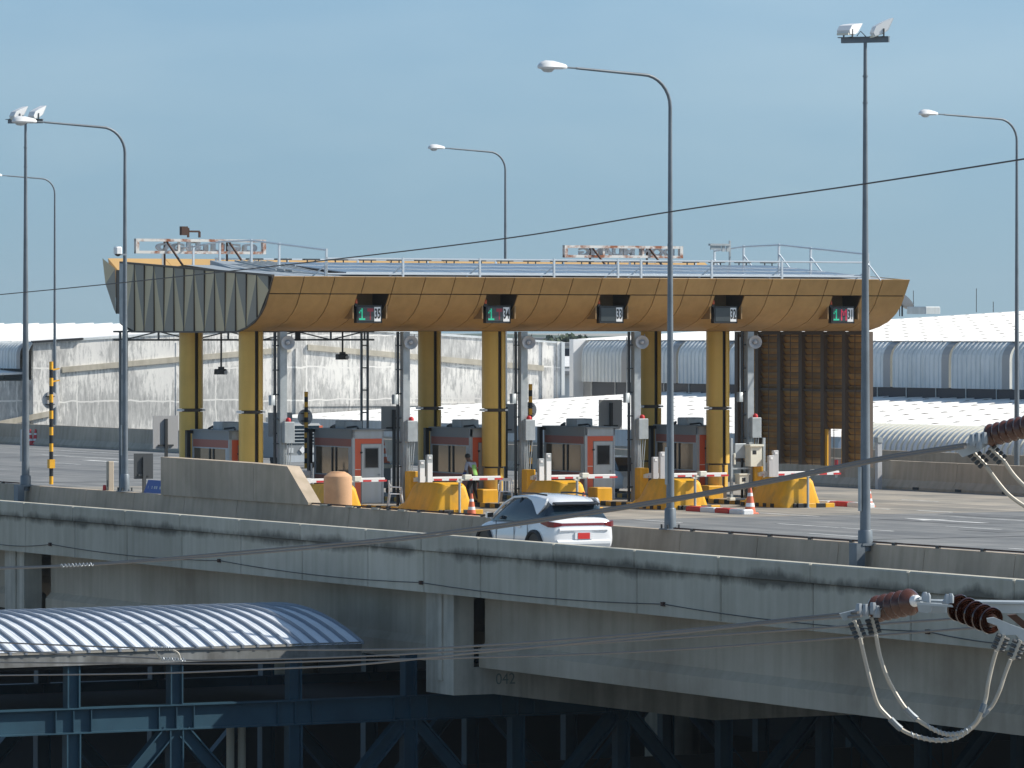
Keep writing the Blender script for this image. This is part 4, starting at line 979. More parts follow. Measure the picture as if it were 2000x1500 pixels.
# ---- truss gantry behind the left end
v12 = V0 + 12; gx0 = at_v(241, 660, v12); gx1 = at_v(712, 660, v12)
ga = thing('truss_gantry', 'dark steel truss gantry behind the left half of the canopy', 'gantry', (gx0[0], v12, 0)); Wg = gx1[0] - gx0[0]
for z in (5.94, 6.25): MB().bar((-.4, 0, z), (Wg + .4, 0, z), .07).build('chord', M['pole'], ga)
for k in range(8):
    x = Wg * k / 7
    MB().bar((x, 0, 5.94), (x, 0, 6.25), .06).build('web_post', M['pole'], ga)
    if k < 7: MB().bar((x, 0, 6.25 if k % 2 else 5.94), (x + Wg / 7, 0, 5.94 if k % 2 else 6.25), .045).build('diagonal', M['pole'], ga)
for k in (2, 3.6, 5): MB().box(Wg * k / 7 - .1, -.12, 5.9, Wg * k / 7 + .1, -.04, 6.28).build('bracket_plate', M['dark'], ga)
for x in (0, Wg):
    for dx in (-.13, .13): MB().bar((x + dx, 0, 0), (x + dx, 0, 6.25), .075).build('leg', M['pole'], ga)
    for k in range(7): MB().box(x - .13, -.03, .6 + k * .85, x + .13, .03, .65 + k * .85).build('leg_rung', M['pole'], ga)
for px, py, s__ in [(432, 726, 'between the two left columns'), (669, 697, 'right of the leftmost speaker post')]:
    q = at_v(px, py, V0 + 4.0); o = thing('hanging_camera', 'dark camera hanging on a rod under the canopy ' + s__, 'camera', (q[0], q[1], q[2]), 'cameras hanging under the canopy')
    MB().bar((0, 0, .1), (0, 0, 6.262 - q[2]), .05).build('rod', M['dark'], o); MB().bevbox(-.2, -.12, -.10, .18, .2, .10, .03).box(-.1, -.05, .1, .1, .05, .18).build('housing', M['dark'], o); MB().lathe([(.06, 0), (.07, .05)], 10, (.1, -.14, -.02), 0, RX).build('lens', M['signback'], o)
# ---- things on the left part of the median
q = at_u(280, 932, UB + .9); bs = sign_back(262, 299, 886, 935, q[1], 'dark rounded sign board seen from behind above the blue sign', mat_='dark')
bq = at_u(284, 961, UB - .05); bl = thing('blue_sign', 'blue road sign leaning on the median barrier next to a lamp pole', 'sign', (UB + .45, bq[1], .98), None, None, 0)
MB().add([(-.10, 1.05, .0), (-.10, -.95, .0), (.02, -.72, .42), (.02, .95, .42), (-.07, 1.05, .0), (-.07, -.95, .0), (.05, -.72, .42), (.05, .95, .42)], [(0, 1, 2, 3), (4, 7, 6, 5), (0, 4, 5, 1), (1, 5, 6, 2), (2, 6, 7, 3), (3, 7, 4, 0)]).build('board', M['blue'], bl)
for k, (y0_, wd) in enumerate([(-.30, .36), (.16, .30), (.50, .16), (.80, .10)]):
    for j in range(2 if k < 2 else 1): MB().add([(-.085 + .0, y0_ + j * wd * .5, .05), (-.085, y0_ + j * wd * .5 - wd * .34, .05), (-.035, y0_ + j * wd * .5 - wd * .34 + .02, .23), (-.035, y0_ + j * wd * .5 + .02, .23)], [(0, 1, 2, 3)]).build('glyph', M['signback'], bl)
q = at_u(215, 955, UB + .3); o = thing('marker_post', 'slim grey concrete marker post left of the lamp pole', 'post', (q[0], q[1], .90)); MB().bevbox(-.10, -.10, 0, .10, .10, 1.05, .02).build('post', M['far_barrier'], o); MB().box(-.102, -.04, .2, -.1, .03, .42).build('label_strip', M['dark'], o)
q = at_u(204, 955, UB + .15); o = MB().lathe([(.06, 0), (.055, .16), (.03, .18)], 10).build('red_cap', M['red']); o.location = P(UB + .15, q[1], .98); single(o, 'tiny red warning lamp on the median barrier', 'lamp')

# ================================================================== LAMP POLES
def street_lamp(px, py_top, u, label, base_z, arm=3.45, h=None, foot=True, lean=0.0):
    p = at_u(px, py_top, u); ztop = p[2]; H = ztop - base_z
    o = thing('street_lamp', label, 'street lamp', (u, p[1], base_z), 'curved arm street lamps')
    R = .85; pts = [(0, 0, 0), (0, 0, H * .5), (0, 0, H - R)]; rr = [.112, .076, .050]
    for k in range(1, 8):
        an = PI / 2 * k / 8 * 1.0; pts.append((-R + R * math.cos(an), 0, H - R + R * math.sin(an))); rr.append(.046)
    pts += [(-R - .05, 0, H), (-arm + .6, 0, H + .12)]; rr += [.042, .034]
    MB().tube(pts, rr, 10).build('pole', M['pole'], o)
    MB().tube([(-arm + .62, 0, H + .12), (-arm + .25, 0, H + .135)], .026, 8).build('arm_end', M['pole'], o)
    hd = []
    for f, w, zt, zb in [(0, .05, .04, -.03), (.05, .09, .08, -.05), (.18, .12, .11, -.06), (.45, .165, .16, -.06), (.70, .175, .17, -.06), (.86, .14, .13, -.055), (.95, .07, .05, -.045), (.97, .03, .0, -.03)]:
        x = -arm + .3 - f * .88; hd.append([(x, -w, -.01 + H + .14), (x, -w * .8, H + .14 + zt * .7), (x, 0, H + .14 + zt), (x, w * .8, H + .14 + zt * .7), (x, w, -.01 + H + .14), (x, w * .7, H + .14 + zb), (x, -w * .7, H + .14 + zb)])
    lh = MB().loft(hd).build('lamp_head', M['lampshell'], o)
    bw = []
    for f, w in [(.42, .03), (.5, .11), (.62, .13), (.78, .11), (.86, .03)]:
        x = -arm + .3 - f * .88; bw.append([(x, -w, H + .085), (x, 0, H + .085 - w * .75), (x, w, H + .085)])
    MB().loft(bw).build('lamp_glass', M['lampglass'], lh)
    if foot:
        MB().box(-.22, -.22, 0, .22, .22, .03).lathe([(.16, .03), (.15, .55), (.13, .58)], 12).build('base_plate', M['pole'], o)
        for sx in (-1, 1): MB().tube([(sx * .17, -.17, .03), (sx * .17, -.17, .14)], .03, 6).tube([(sx * .17, .17, .03), (sx * .17, .17, .14)], .03, 6).build('anchor_bolt', M['dark'], o)
        MB().box(-.128, -.06, 1.2, -.122, .06, 2.2).build('label_strip', M['galv'], o)
        MB().lathe([(.070, H * .62), (.076, H * .625), (.070, H * .63)], 10).build('joint_ring', M['pole'], o)
    return o
street_lamp(1309, 147, UB + .18, 'nearest curved street lamp, in front of price sign 32', .98)
street_lamp(244, 249, UB + .18, 'curved street lamp passing in front of the folded end panels', .98)
street_lamp(1986, 233, 112, 'curved street lamp at the right edge beyond the white roofs', 0.2, 4.0, foot=False)
street_lamp(987, 297, 112, 'curved street lamp rising behind the middle of the canopy', .2, 3.5, foot=False)
street_lamp(107, 349, 112, 'curved street lamp behind the far barrier at the left edge', .2, 3.5, foot=False)
L1 = at_u(1331, 1035, UB + .18)
def flood_pole(px, py_bot, py_top, u, label, heads):
    b = at_u(px, py_bot, u); t = at_u(px, py_top, u); H = t[2] - .3
    o = thing('floodlight_pole', label, 'floodlight pole', (u, b[1], .30), 'tall floodlight poles on the median')
    MB().tube([(0, 0, .5), (0, 0, H * .45), (0, 0, H * .7), (0, 0, H)], [.14, .098, .070, .044], 12).build('pole', M['pole'], o)
    MB().box(-.36, -.18, -.02, -.12, .18, .70).box(-.20, -.2, .64, .2, .2, .70).build('wall_bracket', M['pole'], o)
    MB().lathe([(.185, .68), (.18, 1.0), (.17, 1.02)], 12).build('sleeve', M['pole'], o)
    MB().box(-.168, -.07, 1.5, -.158, .07, 2.6).build('label_strip', M['galv'], o)
    for z in (H * .93, H * .88): MB().lathe([(.066, z), (.066, z + .04)], 10).build('clamp_ring', M['pole'], o)
    for az, sc, dx, tilt in heads[1]:
        hd = MB().prism([(-.20, 0), (-.22, .10), (-.10, .22), (.08, .25), (.40, .27), (.16, .05), (.05, 0)], 'y', -.22 * sc, .22 * sc).build('flood_head', M['lampshell'], o)
        mm = Matrix.Rotation(az, 4, 'Z'); hd.location = (dx[0], dx[1], H + .15); hd.rotation_euler = (0, -tilt, az)
        MB().box(-.26, -.2 * sc, -.02, .04, .2 * sc, .03).build('driver_box', M['offwhite'], hd)
        MB().prism([(.39, .262), (.17, .06), (.06, .005), (.08, .0), (.18, .03), (.41, .25)], 'y', -.21 * sc, .21 * sc).build('flood_glass', M['lampglass'], hd)
        MB().bar((0, -.24 * sc, -.08), (0, -.24 * sc, .12), .03).bar((0, .24 * sc, -.08), (0, .24 * sc, .12), .03).bar((0, -.24 * sc, -.08), (0, .24 * sc, -.08), .03).build('yoke', M['dark'], o).location = (dx[0], dx[1], H + .15)
    ca = heads[0]; c, s = math.cos(ca), math.sin(ca)
    cb = MB().box(-.62, -.05, -.02, .62, .05, .12).box(-.7, -.08, .11, .62, .08, .13).build('cross_arm', M['pole'], o); cb.location = (0, 0, H - .05); cb.rotation_euler = (0, 0, ca)
    MB().tube([(.05 * c, .05 * s, H + .05), (-.12 * c, -.12 * s, H + .22), (-.22 * c, -.22 * s, H + .1)], .012, 5).build('lead', M['black'], o)
    return o
A1 = -TH - .38
flood_pole(1690, 1090, 78, UB - .06, 'tall floodlight pole at the right with two white floodlights', (A1, [(-TH + .95, .85, (-.45 * math.cos(A1) , -.45 * math.sin(A1)), .05), (-TH + .3, .62, (.40 * math.cos(A1), .40 * math.sin(A1)), .35)]))
flood_pole(50, 968, 237, UB - .06, 'tall floodlight pole at the left edge with two white floodlights', (A1 + .2, [(-TH + .6, .8, (-.3 * math.cos(A1), -.3 * math.sin(A1)), .3), (-TH + .7, .8, (.42 * math.cos(A1), .42 * math.sin(A1)), .35)]))
# clamped lattice and camera on the second lamp
q = at_u(244, 490, UB - .02); cc = thing('security_camera', 'white dome camera on an arm fixed to the lamp pole above the canopy end', 'camera', (q[0], q[1], q[2]))
MB().bar((.05, 0, -.12), (-.32, .1, -.12), .05).build('arm', M['galv'], cc); MB().bevbox(-.36, -.1, -.10, -.13, .14, .14, .04).build('housing', M['white'], cc); MB().lathe([(.03, -.18), (.08, -.15), (.09, -.10)], 12, (-.24, .02, 0)).build('dome', M['black'], cc)
q = at_u(238, 950, UB + .5); lp = thing('conduit_mast', 'thin steel mast strapped to the lamp pole at the left', 'mast', (UB + .25, at_u(239, 955, UB + .25)[1], .98))
MB().bar((0, 0, 0), (0, 0, 5.0), .08).build('mast', M['pole'], lp)
for k in range(6): MB().box(.0, -.25, .4 + k * .85, .06, .02, .46 + k * .85).build('strap', M['pole'], lp)
MB().prism([(-.12, 0), (.12, 0), (.04, .35), (-.04, .35)], 'x', -.05, .05).build('foot', M['pole'], lp)

# ================================================================== WHITE CAR ON THE RAMP
def car():
    v0 = 118.15; o = thing('car', 'white hatchback SUV with a red number plate driving away on the ramp', 'car', (64.66, v0 + 2.25, 0.14)); o.scale = (1.09, 1.04, 1.09)
    bd = []
    for y, w, zb, zt, sh in [(-2.20, .62, .50, .90, .80), (-2.17, .80, .36, 1.04, .72), (-2.08, .885, .28, 1.11, .70), (-1.85, .92, .26, 1.14, .70), (-1.3, .935, .25, 1.11, .70), (0, .935, .25, 1.04, .68), (.9, .935, .25, 1.02, .66), (1.35, .925, .25, .99, .64), (1.75, .89, .28, .92, .60), (2.0, .80, .34, .82, .58), (2.14, .64, .44, .70, .56), (2.18, .45, .5, .62, .54)]:
        L_ = [(0, zb), (w * .70, zb), (w * .93, zb + .06), (w * .99, zb + .22), (w, sh - .08), (w * .985, sh + .08), (w * .955, zt - .10), (w * .86, zt - .02), (w * .5, zt + .012), (0, zt + .02)]
        bd.append([(x, y, z) for x, z in L_] + [(-x, y, z) for x, z in reversed(L_[1:-1])])
    b = MB().loft(bd).build('body', M['carwhite'], o)
    m = b.modifiers.new('sub', 'SUBSURF'); m.levels = 1; m.render_levels = 2
    gh = []
    for y, zb, zt, wb, wt in [(-2.02, 1.0, 1.07, .80, .72), (-1.86, 1.0, 1.26, .84, .67), (-1.68, 1.0, 1.46, .86, .63), (-1.5, 1.0, 1.575, .865, .60), (-.8, 1.0, 1.63, .87, .61), (-.1, 1.0, 1.645, .87, .61), (.25, 1.0, 1.61, .865, .60), (.65, .98, 1.44, .85, .62), (1.0, .97, 1.22, .83, .66), (1.28, .95, 1.01, .78, .70)]:
        L_ = [(0, zb), (wb, zb), (wb * .985, zb + (zt - zb) * .25), ((wb + wt) / 2 + .02, zb + (zt - zb) * .6), (wt + .02, zt - .05), (wt - .06, zt - .008), (0, zt)]
        gh.append([(x, y, z) for x, z in L_] + [(-x, y, z) for x, z in reversed(L_[1:-1])])
    MB().loft(gh).build('window_glass', M['carglass'], o)
    rf = []
    for y, zt, wt in [(-1.72, 1.50, .61), (-1.5, 1.592, .62), (-.8, 1.648, .63), (-.1, 1.662, .63), (.25, 1.628, .62)]:
        rf.append([(-wt, y, zt - .075), (-wt + .04, y, zt - .03), (-wt * .6, y, zt), (0, y, zt + .012), (wt * .6, y, zt), (wt - .04, y, zt - .03), (wt, y, zt - .075), (0, y, zt - .03)])
    MB().loft(rf).build('roof', M['carwhite'], o)
    for s in (-1, 1):
        # floating C pillar and window frames
        pil = []
        for (ya, yb, z_) in [(-1.62, -.55, 1.585), (-1.64, -.85, 1.52), (-1.62, -1.02, 1.43), (-1.56, -1.16, 1.34), (-1.46, -1.28, 1.25), (-1.40, -1.36, 1.20)]:
            f_ = (z_ - 1.0) / .6; xo = .865 - .19 * f_ ** 1.35
            pil.append([(s * (xo - .03), ya, z_), (s * (xo + .022), ya, z_), (s * (xo + .022), yb, z_), (s * (xo - .03), yb, z_)])
        MB().loft(pil, 0, False).build('rear_pillar', M['carwhite'], o)
        MB().tube([(s * .80, 1.22, 1.03), (s * .70, .70, 1.40), (s * .64, .26, 1.57), (s * .635, -.4, 1.60), (s * .66, -1.2, 1.565)], [.035, .035, .03, .028, .028], 6).build('window_frame', M['carwhite'], o)
        MB().bar((s * .83, -.18, 1.06), (s * .655, -.22, 1.57), .05).build('door_pillar', M['black'], o)
        MB().tube([(s * .56, .05, 1.67), (s * .57, -.7, 1.685), (s * .565, -1.35, 1.655)], .022, 6).build('roof_rail', M['black'], o)
        mr = MB().loft([[(s * .92, .86, 1.06), (s * .92, .98, 1.06), (s * .92, .98, 1.18), (s * .92, .86, 1.18)], [(s * 1.10, .84, 1.05), (s * 1.08, .98, 1.06), (s * 1.08, .97, 1.19), (s * 1.10, .84, 1.20)]], 0, False).build('wing_mirror', M['carwhite'], o)
        MB().box(min(s * .93, s * 1.09), .832, 1.07, max(s * .93, s * 1.09), .842, 1.18).build('mirror_glass', M['black'], mr)
        for yy in (-.55, .50): MB().bevbox(s * .935 - .015, yy - .1, .86, s * .935 + .015, yy + .1, .90, .008).build('door_handle', M['carwhite'], o)
        for yy in (-.30, .68, -1.02):
            MB().box(min(s * .925, s * .941), yy - .004, .35, max(s * .925, s * .941), yy + .004, 1.0).build('door_gap', M['dark'], o)
        for yy in (-1.38, 1.32):
            RYm = Matrix.Rotation(math.radians(90) * s, 4, 'Y')
            w_ = MB().lathe([(.18, .0), (.30, .0), (.345, .03), (.345, .20), (.30, .23), (.22, .225), (.2, .20)], 24, (s * .70, yy, .345), 0, RYm).build('tyre', M['tyre'], o)
            MB().lathe([(.0, .17), (.22, .19), (.225, .215), (.19, .20), (.06, .205), (0, .21)], 20, (s * .70, yy, .345), 0, RYm).build('rim', M['zinc'], w_)
            arc = []
            for k in range(13):
                an = PI * k / 12; arc.append((s * .938, yy + .44 * math.cos(an), .345 + .44 * math.sin(an)))
            MB().tube(arc, .055, 6).build('wheel_arch', M['cladding'], o)
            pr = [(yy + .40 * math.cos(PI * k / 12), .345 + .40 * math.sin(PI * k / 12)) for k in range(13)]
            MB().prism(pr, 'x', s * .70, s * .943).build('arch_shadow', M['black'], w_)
    MB().prism([(-1.74, 1.50), (-1.95, 1.455), (-1.94, 1.43), (-1.70, 1.45)], 'x', -.60, .60).build('spoiler', M['black'], o)
    MB().box(-.12, -2.005, 1.10, .10, -1.99, 1.125).build('rear_wiper', M['zinc'], o)
    MB().prism([(-2.10, 1.01), (-2.19, 1.00), (-2.20, .94), (-2.12, .92)], 'x', -.62, .62).build('light_bar', M['tail'], o)
    for s in (-1, 1):
        MB().loft([[(s * .60, -2.205, .935), (s * .60, -2.10, .935), (s * .60, -2.10, 1.005), (s * .60, -2.205, 1.005)], [(s * .79, -2.165, .90), (s * .79, -2.05, .90), (s * .79, -2.05, 1.03), (s * .79, -2.165, 1.03)], [(s * .90, -2.06, .91), (s * .89, -1.98, .93), (s * .89, -1.98, 1.05), (s * .90, -2.06, 1.04)], [(s * .945, -1.78, .98), (s * .93, -1.70, .99), (s * .93, -1.70, 1.03), (s * .945, -1.78, 1.02)]], 0, False).build('tail_lamp', M['tail'], o)
        MB().box(min(s * .42, s * .80), -2.19, .325, max(s * .42, s * .80), -2.10, .37).build('reflector', M['tail'], o)
    MB().prism([(-2.215, .88), (-2.235, .83), (-2.20, .79), (-2.1, .79), (-2.1, .88)], 'x', -.66, .66).build('tailgate_crease', M['carwhite'], o)
    MB().prism([(-2.20, .60), (-2.25, .56), (-2.25, .50), (-2.2, .40), (-2.0, .34), (-2.0, .60)], 'x', -.72, .72).build('bumper', M['carwhite'], o)
    MB().box(-.24, -2.23, .61, .24, -2.19, .775).build('plate_recess', M['carwhite'], o)
    MB().box(-.165, -2.238, .618, .165, -2.231, .766).build('number_plate', M['plate'], o)
    return o
car()
# ---- truck front and small car seen between the booths
q = at_z(590, 915, 0); tr = thing('truck', 'dark fronted truck with orange sides coming through the toll lane', 'truck', (q[0], q[1], 0))
MB().bevbox(-1.0, 0, .5, 1.0, 4, 2.05, .1).build('cab', M['boothdark'], tr); MB().box(-.95, -.02, 1.1, .95, .0, 1.95).build('windscreen', M['carglass'], tr)
MB().box(-1.03, -.03, .5, -.85, .5, 1.95).box(.85, -.03, .5, 1.03, .5, 1.95).build('side_trim', M['cone'], tr)
for k in range(5): MB().box(-.8, -.05, 1.15 + k * .15, .8, -.02, 1.20 + k * .15).build('grille_bar', M['galv'], tr)
MB().box(-.95, -.06, .30, .95, .1, .60).build('bumper', M['booth'], tr); MB().prism([(0, .68), (.16, .85), (0, 1.02), (-.16, .85)], 'y', -.06, -.03).build('emblem', M['white'], tr)
for s in (-1, 1): MB().box(s * .6 - .14, -.05, .72, s * .6 + .14, -.02, .95).build('headlight', M['lampglass'], tr); MB().lathe([(.45, -.14), (.45, .14)], 14, (s * .85, .9, .45), 0, Matrix.Rotation(PI / 2, 4, 'Y')).build('wheel', M['tyre'], tr)
q = at_z(1226, 968, 0); c2 = thing('car', 'white car partly hidden between the booth and the speaker post', 'car', (q[0], q[1] + 1.2, 0))
rr_ = []
for y, zt, w in [(-2.1, .75, .7), (-1.9, .95, .82), (-1.2, 1.02, .85), (1.2, 1.0, .85), (1.9, .85, .8), (2.1, .7, .65)]: rr_.append([(-w, y, .3), (-w * 1.02, y, .6), (-w * .92, y, zt), (w * .92, y, zt), (w * 1.02, y, .6), (w, y, .3)])
MB().loft(rr_).build('body', M['carwhite'], c2)
MB().loft([[(-.75, -1.85, 1.0), (.75, -1.85, 1.0), (.75, 1.0, 1.0), (-.75, 1.0, 1.0)], [(-.58, -1.2, 1.45), (.58, -1.2, 1.45), (.58, .3, 1.45), (-.58, .3, 1.45)]], 0, False).build('window_glass', M['carglass'], c2)
MB().bevbox(-.57, -1.15, 1.45, .57, .25, 1.49, .03).build('roof', M['carwhite'], c2)
for s in (-1, 1):
    for yy in (-1.3, 1.3): MB().lathe([(.31, -.1), (.31, .1)], 14, (s * .78, yy, .31), 0, Matrix.Rotation(PI / 2, 4, 'Y')).build('wheel', M['tyre'], c2)
q = at_z(762, 965, .15); tl = thing('equipment_cart', 'grey equipment cart loaded with cones behind the second booth', 'cart', (q[0] , q[1] + 1.0, .15))
MB().bevbox(-.4, -.3, .2, .4, .3, 1.15, .04).build('cart_body', M['boothdark'], tl); MB().box(-.42, -.32, .95, .42, -.3, 1.1).build('cream_panel', M['offwhite'], tl)
for s in (-1, 1): MB().lathe([(.12, -.03), (.12, .03)], 10, (s * .3, -.2, .12), 0, Matrix.Rotation(PI / 2, 4, 'Y')).build('wheel', M['tyre'], tl)
for k, dx in enumerate((-.25, .2)): c_ = dup(cn, (q[0] + dx, q[1] + 1.0, 1.30), ['orange and white cone on the cart, beside the booth edge', 'orange and white cone on the cart, beside the speaker post'][k]); c_.scale = (1.1, 1.1, 1.15)

# ================================================================== FOOTBRIDGE UNDER THE DECK
VB = 123.0
def fz(px, py): return at_v(px, py, VB)
ue, ve, ze = at_v(700, 1250, VB)
fr = thing('footbridge', 'dark blue steel footbridge with truss frame passing under the expressway', 'bridge', (0, VB, 0))
UL = fz(-330, 1270)[0]
zt_b = fz(340, 1375)[2]; zb_b = fz(340, 1425)[2]
BW = 9.0
def ibeam(mb, u0, u1, y, z0, z1, w=.30, tf=.04):
    return mb.box(u0, y - w / 2, z1 - tf, u1, y + w / 2, z1).box(u0, y - w / 2, z0, u1, y + w / 2, z0 + tf).box(u0, y - .03, z0 + tf, u1, y + .03, z1 - tf)
ibeam(MB(), UL, 112, 0, zb_b, zt_b, .34).build('main_beam', M['steel'], fr)
ibeam(MB(), UL, 112, BW, zb_b, zt_b, .34).build('main_beam', M['steel'], fr)
ibeam(MB(), UL, 112, 0, -8.0, -7.45, .34).build('bottom_beam', M['steel'], fr); ibeam(MB(), UL, 112, BW, -8.0, -7.45, .34).build('bottom_beam', M['steel'], fr)
cu = [fz(x, 1400)[0] for x in (140, 341, 573, 798)]; step = (cu[3] - cu[0]) / 3
cols = [cu[0] - step * 2, cu[0] - step, cu[0], cu[1], cu[2], cu[3]] + [cu[3] + step * (k + 1) for k in range(13)]
z_eave = ze - .42
for k, u in enumerate(cols):
    for y in (0, BW):
        top = z_eave if u < 62 else -2.75
        MB().box(u - .18, y - .16, zt_b + .002, u - .14, y + .16, top).box(u + .14, y - .16, zt_b + .002, u + .18, y + .16, top).box(u - .14, y - .025, zt_b + .002, u + .14, y + .025, top).build('column', M['steel'], fr)
        MB().box(u - .20, y - .16, -7.45, u - .16, y + .16, zb_b - .002).box(u + .16, y - .16, -7.45, u + .20, y + .16, zb_b - .002).box(u - .16, y - .03, -7.45, u + .16, y + .03, zb_b - .002).build('column', M['steel'], fr)
        for dx in (-.5, 0, .5): MB().box(u + dx - .012, y - .15, zb_b + .04, u + dx + .012, y + .15, zt_b - .04).build('stiffener', M['steel'], fr)
    if k % 2 == 1 and k + 1 < len(cols):
        for y in (0, BW):
            for d_ in (-1, 1):
                p = Vector((u + d_ * .22, y, zb_b - .05)); q_ = Vector((u + d_ * step * .96, y, -7.4)); dd = (q_ - p).normalized(); nn = Vector((-dd.z, 0, dd.x)) * .17
                mb = MB()
                for s in (-1, 1):
                    c0, c1 = p + nn * s, q_ + nn * s; n2 = nn.normalized() * .02
                    mb.add([c0 - n2 + Vector((0, -.15, 0)), c0 + n2 + Vector((0, -.15, 0)), c0 + n2 + Vector((0, .15, 0)), c0 - n2 + Vector((0, .15, 0)), c1 - n2 + Vector((0, -.15, 0)), c1 + n2 + Vector((0, -.15, 0)), c1 + n2 + Vector((0, .15, 0)), c1 - n2 + Vector((0, .15, 0))], [(0, 1, 5, 4), (1, 2, 6, 5), (2, 3, 7, 6), (3, 0, 4, 7)])
                mb.add([p - nn, p + nn, q_ + nn, q_ - nn], [(0, 1, 2, 3)])
                mb.build('diagonal', M['steel'], fr)
for k in range(40): 
    u = UL + 1.5 + k * 1.6
    if u < 112: MB().box(u - .09, .2, zb_b + .05, u + .09, BW - .2, zb_b + .35).build('floor_beam', M['steel'], fr)
MB().box(UL, .2, -7.44, 112, BW - .2, -7.36).build('floor_slab', M['under'], fr)
MB().box(UL, .3, zb_b + .36, 112, BW - .3, zb_b + .42).build('upper_floor', M['under'], fr)
MB().box(UL, BW - .12, -7.36, 60, BW - .06, -5.9).build('dark_screen', M['dark'], fr); MB().box(60.05, BW - .12, -7.36, 112, BW - .06, -6.3).build('dark_screen', M['dark'], fr)  # added dark panels that hide the bright ground behind the bridge
for z in (-6.35, -6.9): MB().tube([(UL, .18, z), (112, .18, z)], .03, 5).build('handrail', M['dark'], fr)
for px in (442, 465):
    q = fz(px, 1440); MB().tube([(q[0] + 1.5, 3.0, -7.36), (q[0] + 1.5, 3.0, zb_b - .1)], .11, 10).build('drain_pipe', M['offwhite'], fr)
for k in range(34): MB().bar((UL + 2 + k * 1.9, .18, -7.44), (UL + 2 + k * 1.9, .18, -6.33), .05).build('handrail_post', M['dark'], fr)
# eave beams
MB().box(UL, -.22, z_eave, ue, .12, ze - .035).build('eave_gutter', M['gutter'], fr)
MB().box(UL, -.26, ze - .10, ue - 2.0, -.225, ze - .06).build('gutter_lip', M['alu'], fr)
MB().box(UL, BW - .1, z_eave, ue, BW + .2, ze - .05).build('eave_gutter', M['gutter'], fr)
MB().box(UL, .13, z_eave + .06, ue, .18, ze - .05).box(UL, .2, z_eave - .12, ue, BW - .2, z_eave - .06).build('ceiling', M['under'], fr)
for x in (20, 320, 1520): pass
# barrel roof, sheets between ribs
rise = .72
def arc(y): f = (y / BW) * 2 - 1; return ze + rise * (1 - f * f)
rp = .44; nrib = int((ue - UL) / rp)
ys = [BW * k / 12 for k in range(13)]
def sheet_mesh():
    mb = MB(); pr = [(-.25, arc(-.25))] + [(y, arc(y)) for y in ys[1:]] + [(BW + .1, arc(BW + .1))]
    vs_ = []
    xs = [.035, .12, .13, .16, .17, .26, .27, .30, .31, rp - .035]; zo = [0, 0, .006, .006, 0, 0, .006, .006, 0, 0]
    for x, dz in zip(xs, zo): vs_ += [(x, y, z + dz) for y, z in pr]
    n = len(pr); f = [(i * n + j, i * n + j + 1, (i + 1) * n + j + 1, (i + 1) * n + j) for i in range(len(xs) - 1) for j in range(n - 1)]
    return mb.add(vs_, f, 0, False).mesh('roof_sheet', M['roofmetal'])
def rib_mesh():
    pr = [(-.28, arc(-.28))] + [(y, arc(y)) for y in ys[1:]] + [(BW + .12, arc(BW + .12))]
    mb = MB(); top = [(y, z + .075) for y, z in pr]
    for (p, q_, p2, q2) in zip(pr[:-1], pr[1:], top[:-1], top[1:]):
        mb.add([(-.035, *p), (.035, *p), (.035, *q_), (-.035, *q_), (-.03, *p2), (.03, *p2), (.03, *q2), (-.03, *q2)], [(4, 5, 6, 7), (0, 4, 7, 3), (1, 2, 6, 5)])
    mb.add([(-.035, *pr[0]), (.035, *pr[0]), (.03, *top[0]), (-.03, *top[0])], [(0, 1, 2, 3)])
    return mb.mesh('roof_rib', M['roofrib'])
sm_, rm_ = sheet_mesh(), rib_mesh()
for k in range(nrib):
    put(sm_, 'roof_sheet', fr, (ue - (k + 1) * rp, 0, 0)); put(rm_, 'roof_rib', fr, (ue - k * rp, 0, 0))
# added dark block below the deck, hides the bright ground beyond
o = MB().box(0, 150, -9, 2, 156, -5.2).build('wall', M['girder']); 
bpy.data.objects.remove(o)
dark_blk = thing('dark_block', 'added dark block under the far side of the deck, hiding the bright ground beyond', 'building', (98, 132, -9))
MB().box(0, 0, 0, 12, 120, 5.4).build('wall', M['under'], dark_blk); MB().box(-.3, -.3, 5.4, 12.3, 120.3, 5.6).build('roof', M['dark'], dark_blk)
for k in range(12): MB().box(-.05, 3 + k * 9, 1.5, -.002, 8 + k * 9, 4.2).build('window', M['darkwin'], dark_blk)

# ================================================================== BACKGROUND WAREHOUSES
# old gabled warehouse, weathered wall facing the toll plaza
VW = at_z(620, 810, 1.35)[1]
def wz(px, py): return at_v(px, py, VW)
wl_ = wz(65, 668); wr_ = wz(1095, 668); ap = wz(580, 634)
wh = thing('old_warehouse', 'old gabled warehouse with a stained whitewashed end wall and white ribbed roof', 'warehouse', (wl_[0], VW, -9))
Wd = wr_[0] - wl_[0]; ax = ap[0] - wl_[0]; zl = wl_[2] + 9; zr_ = wr_[2] + 9; za = ap[2] + 9
MB().prism([(0, 0), (Wd, 0), (Wd, zr_), (ax, za), (0, zl)], 'y', 0, .3).build('end_wall', M['oldwall'], wh)
def band(x0, y0, x1, y1, h=.32):
    a = wz(x0, y0); b = wz(x1, y1)
    return MB().prism([(a[0] - wl_[0], a[2] + 9), (b[0] - wl_[0], b[2] + 9), (b[0] - wl_[0], b[2] + 9 - h), (a[0] - wl_[0], a[2] + 9 - h)], 'y', -.14, -.002).build('wall_band', M['coping'], wh)
band(120, 717, 566, 677); band(600, 673, 1060, 714); band(-20, 826, 98, 802)
pl = [wz(x, 700)[0] - wl_[0] for x in (112, 583, 1062, 1090, 345, 830)]
for x, w in zip(pl, (.25, .45, .3, .22, .12, .12)): MB().box(x - w / 2, -.10 if w > .2 else -.03, 0, x + w / 2, -.003, min(zl, zr_) if abs(x - ax) > 2 else za - 1.4).build('pilaster', M['oldwall'], wh)
hb_ = wz(700, 790)
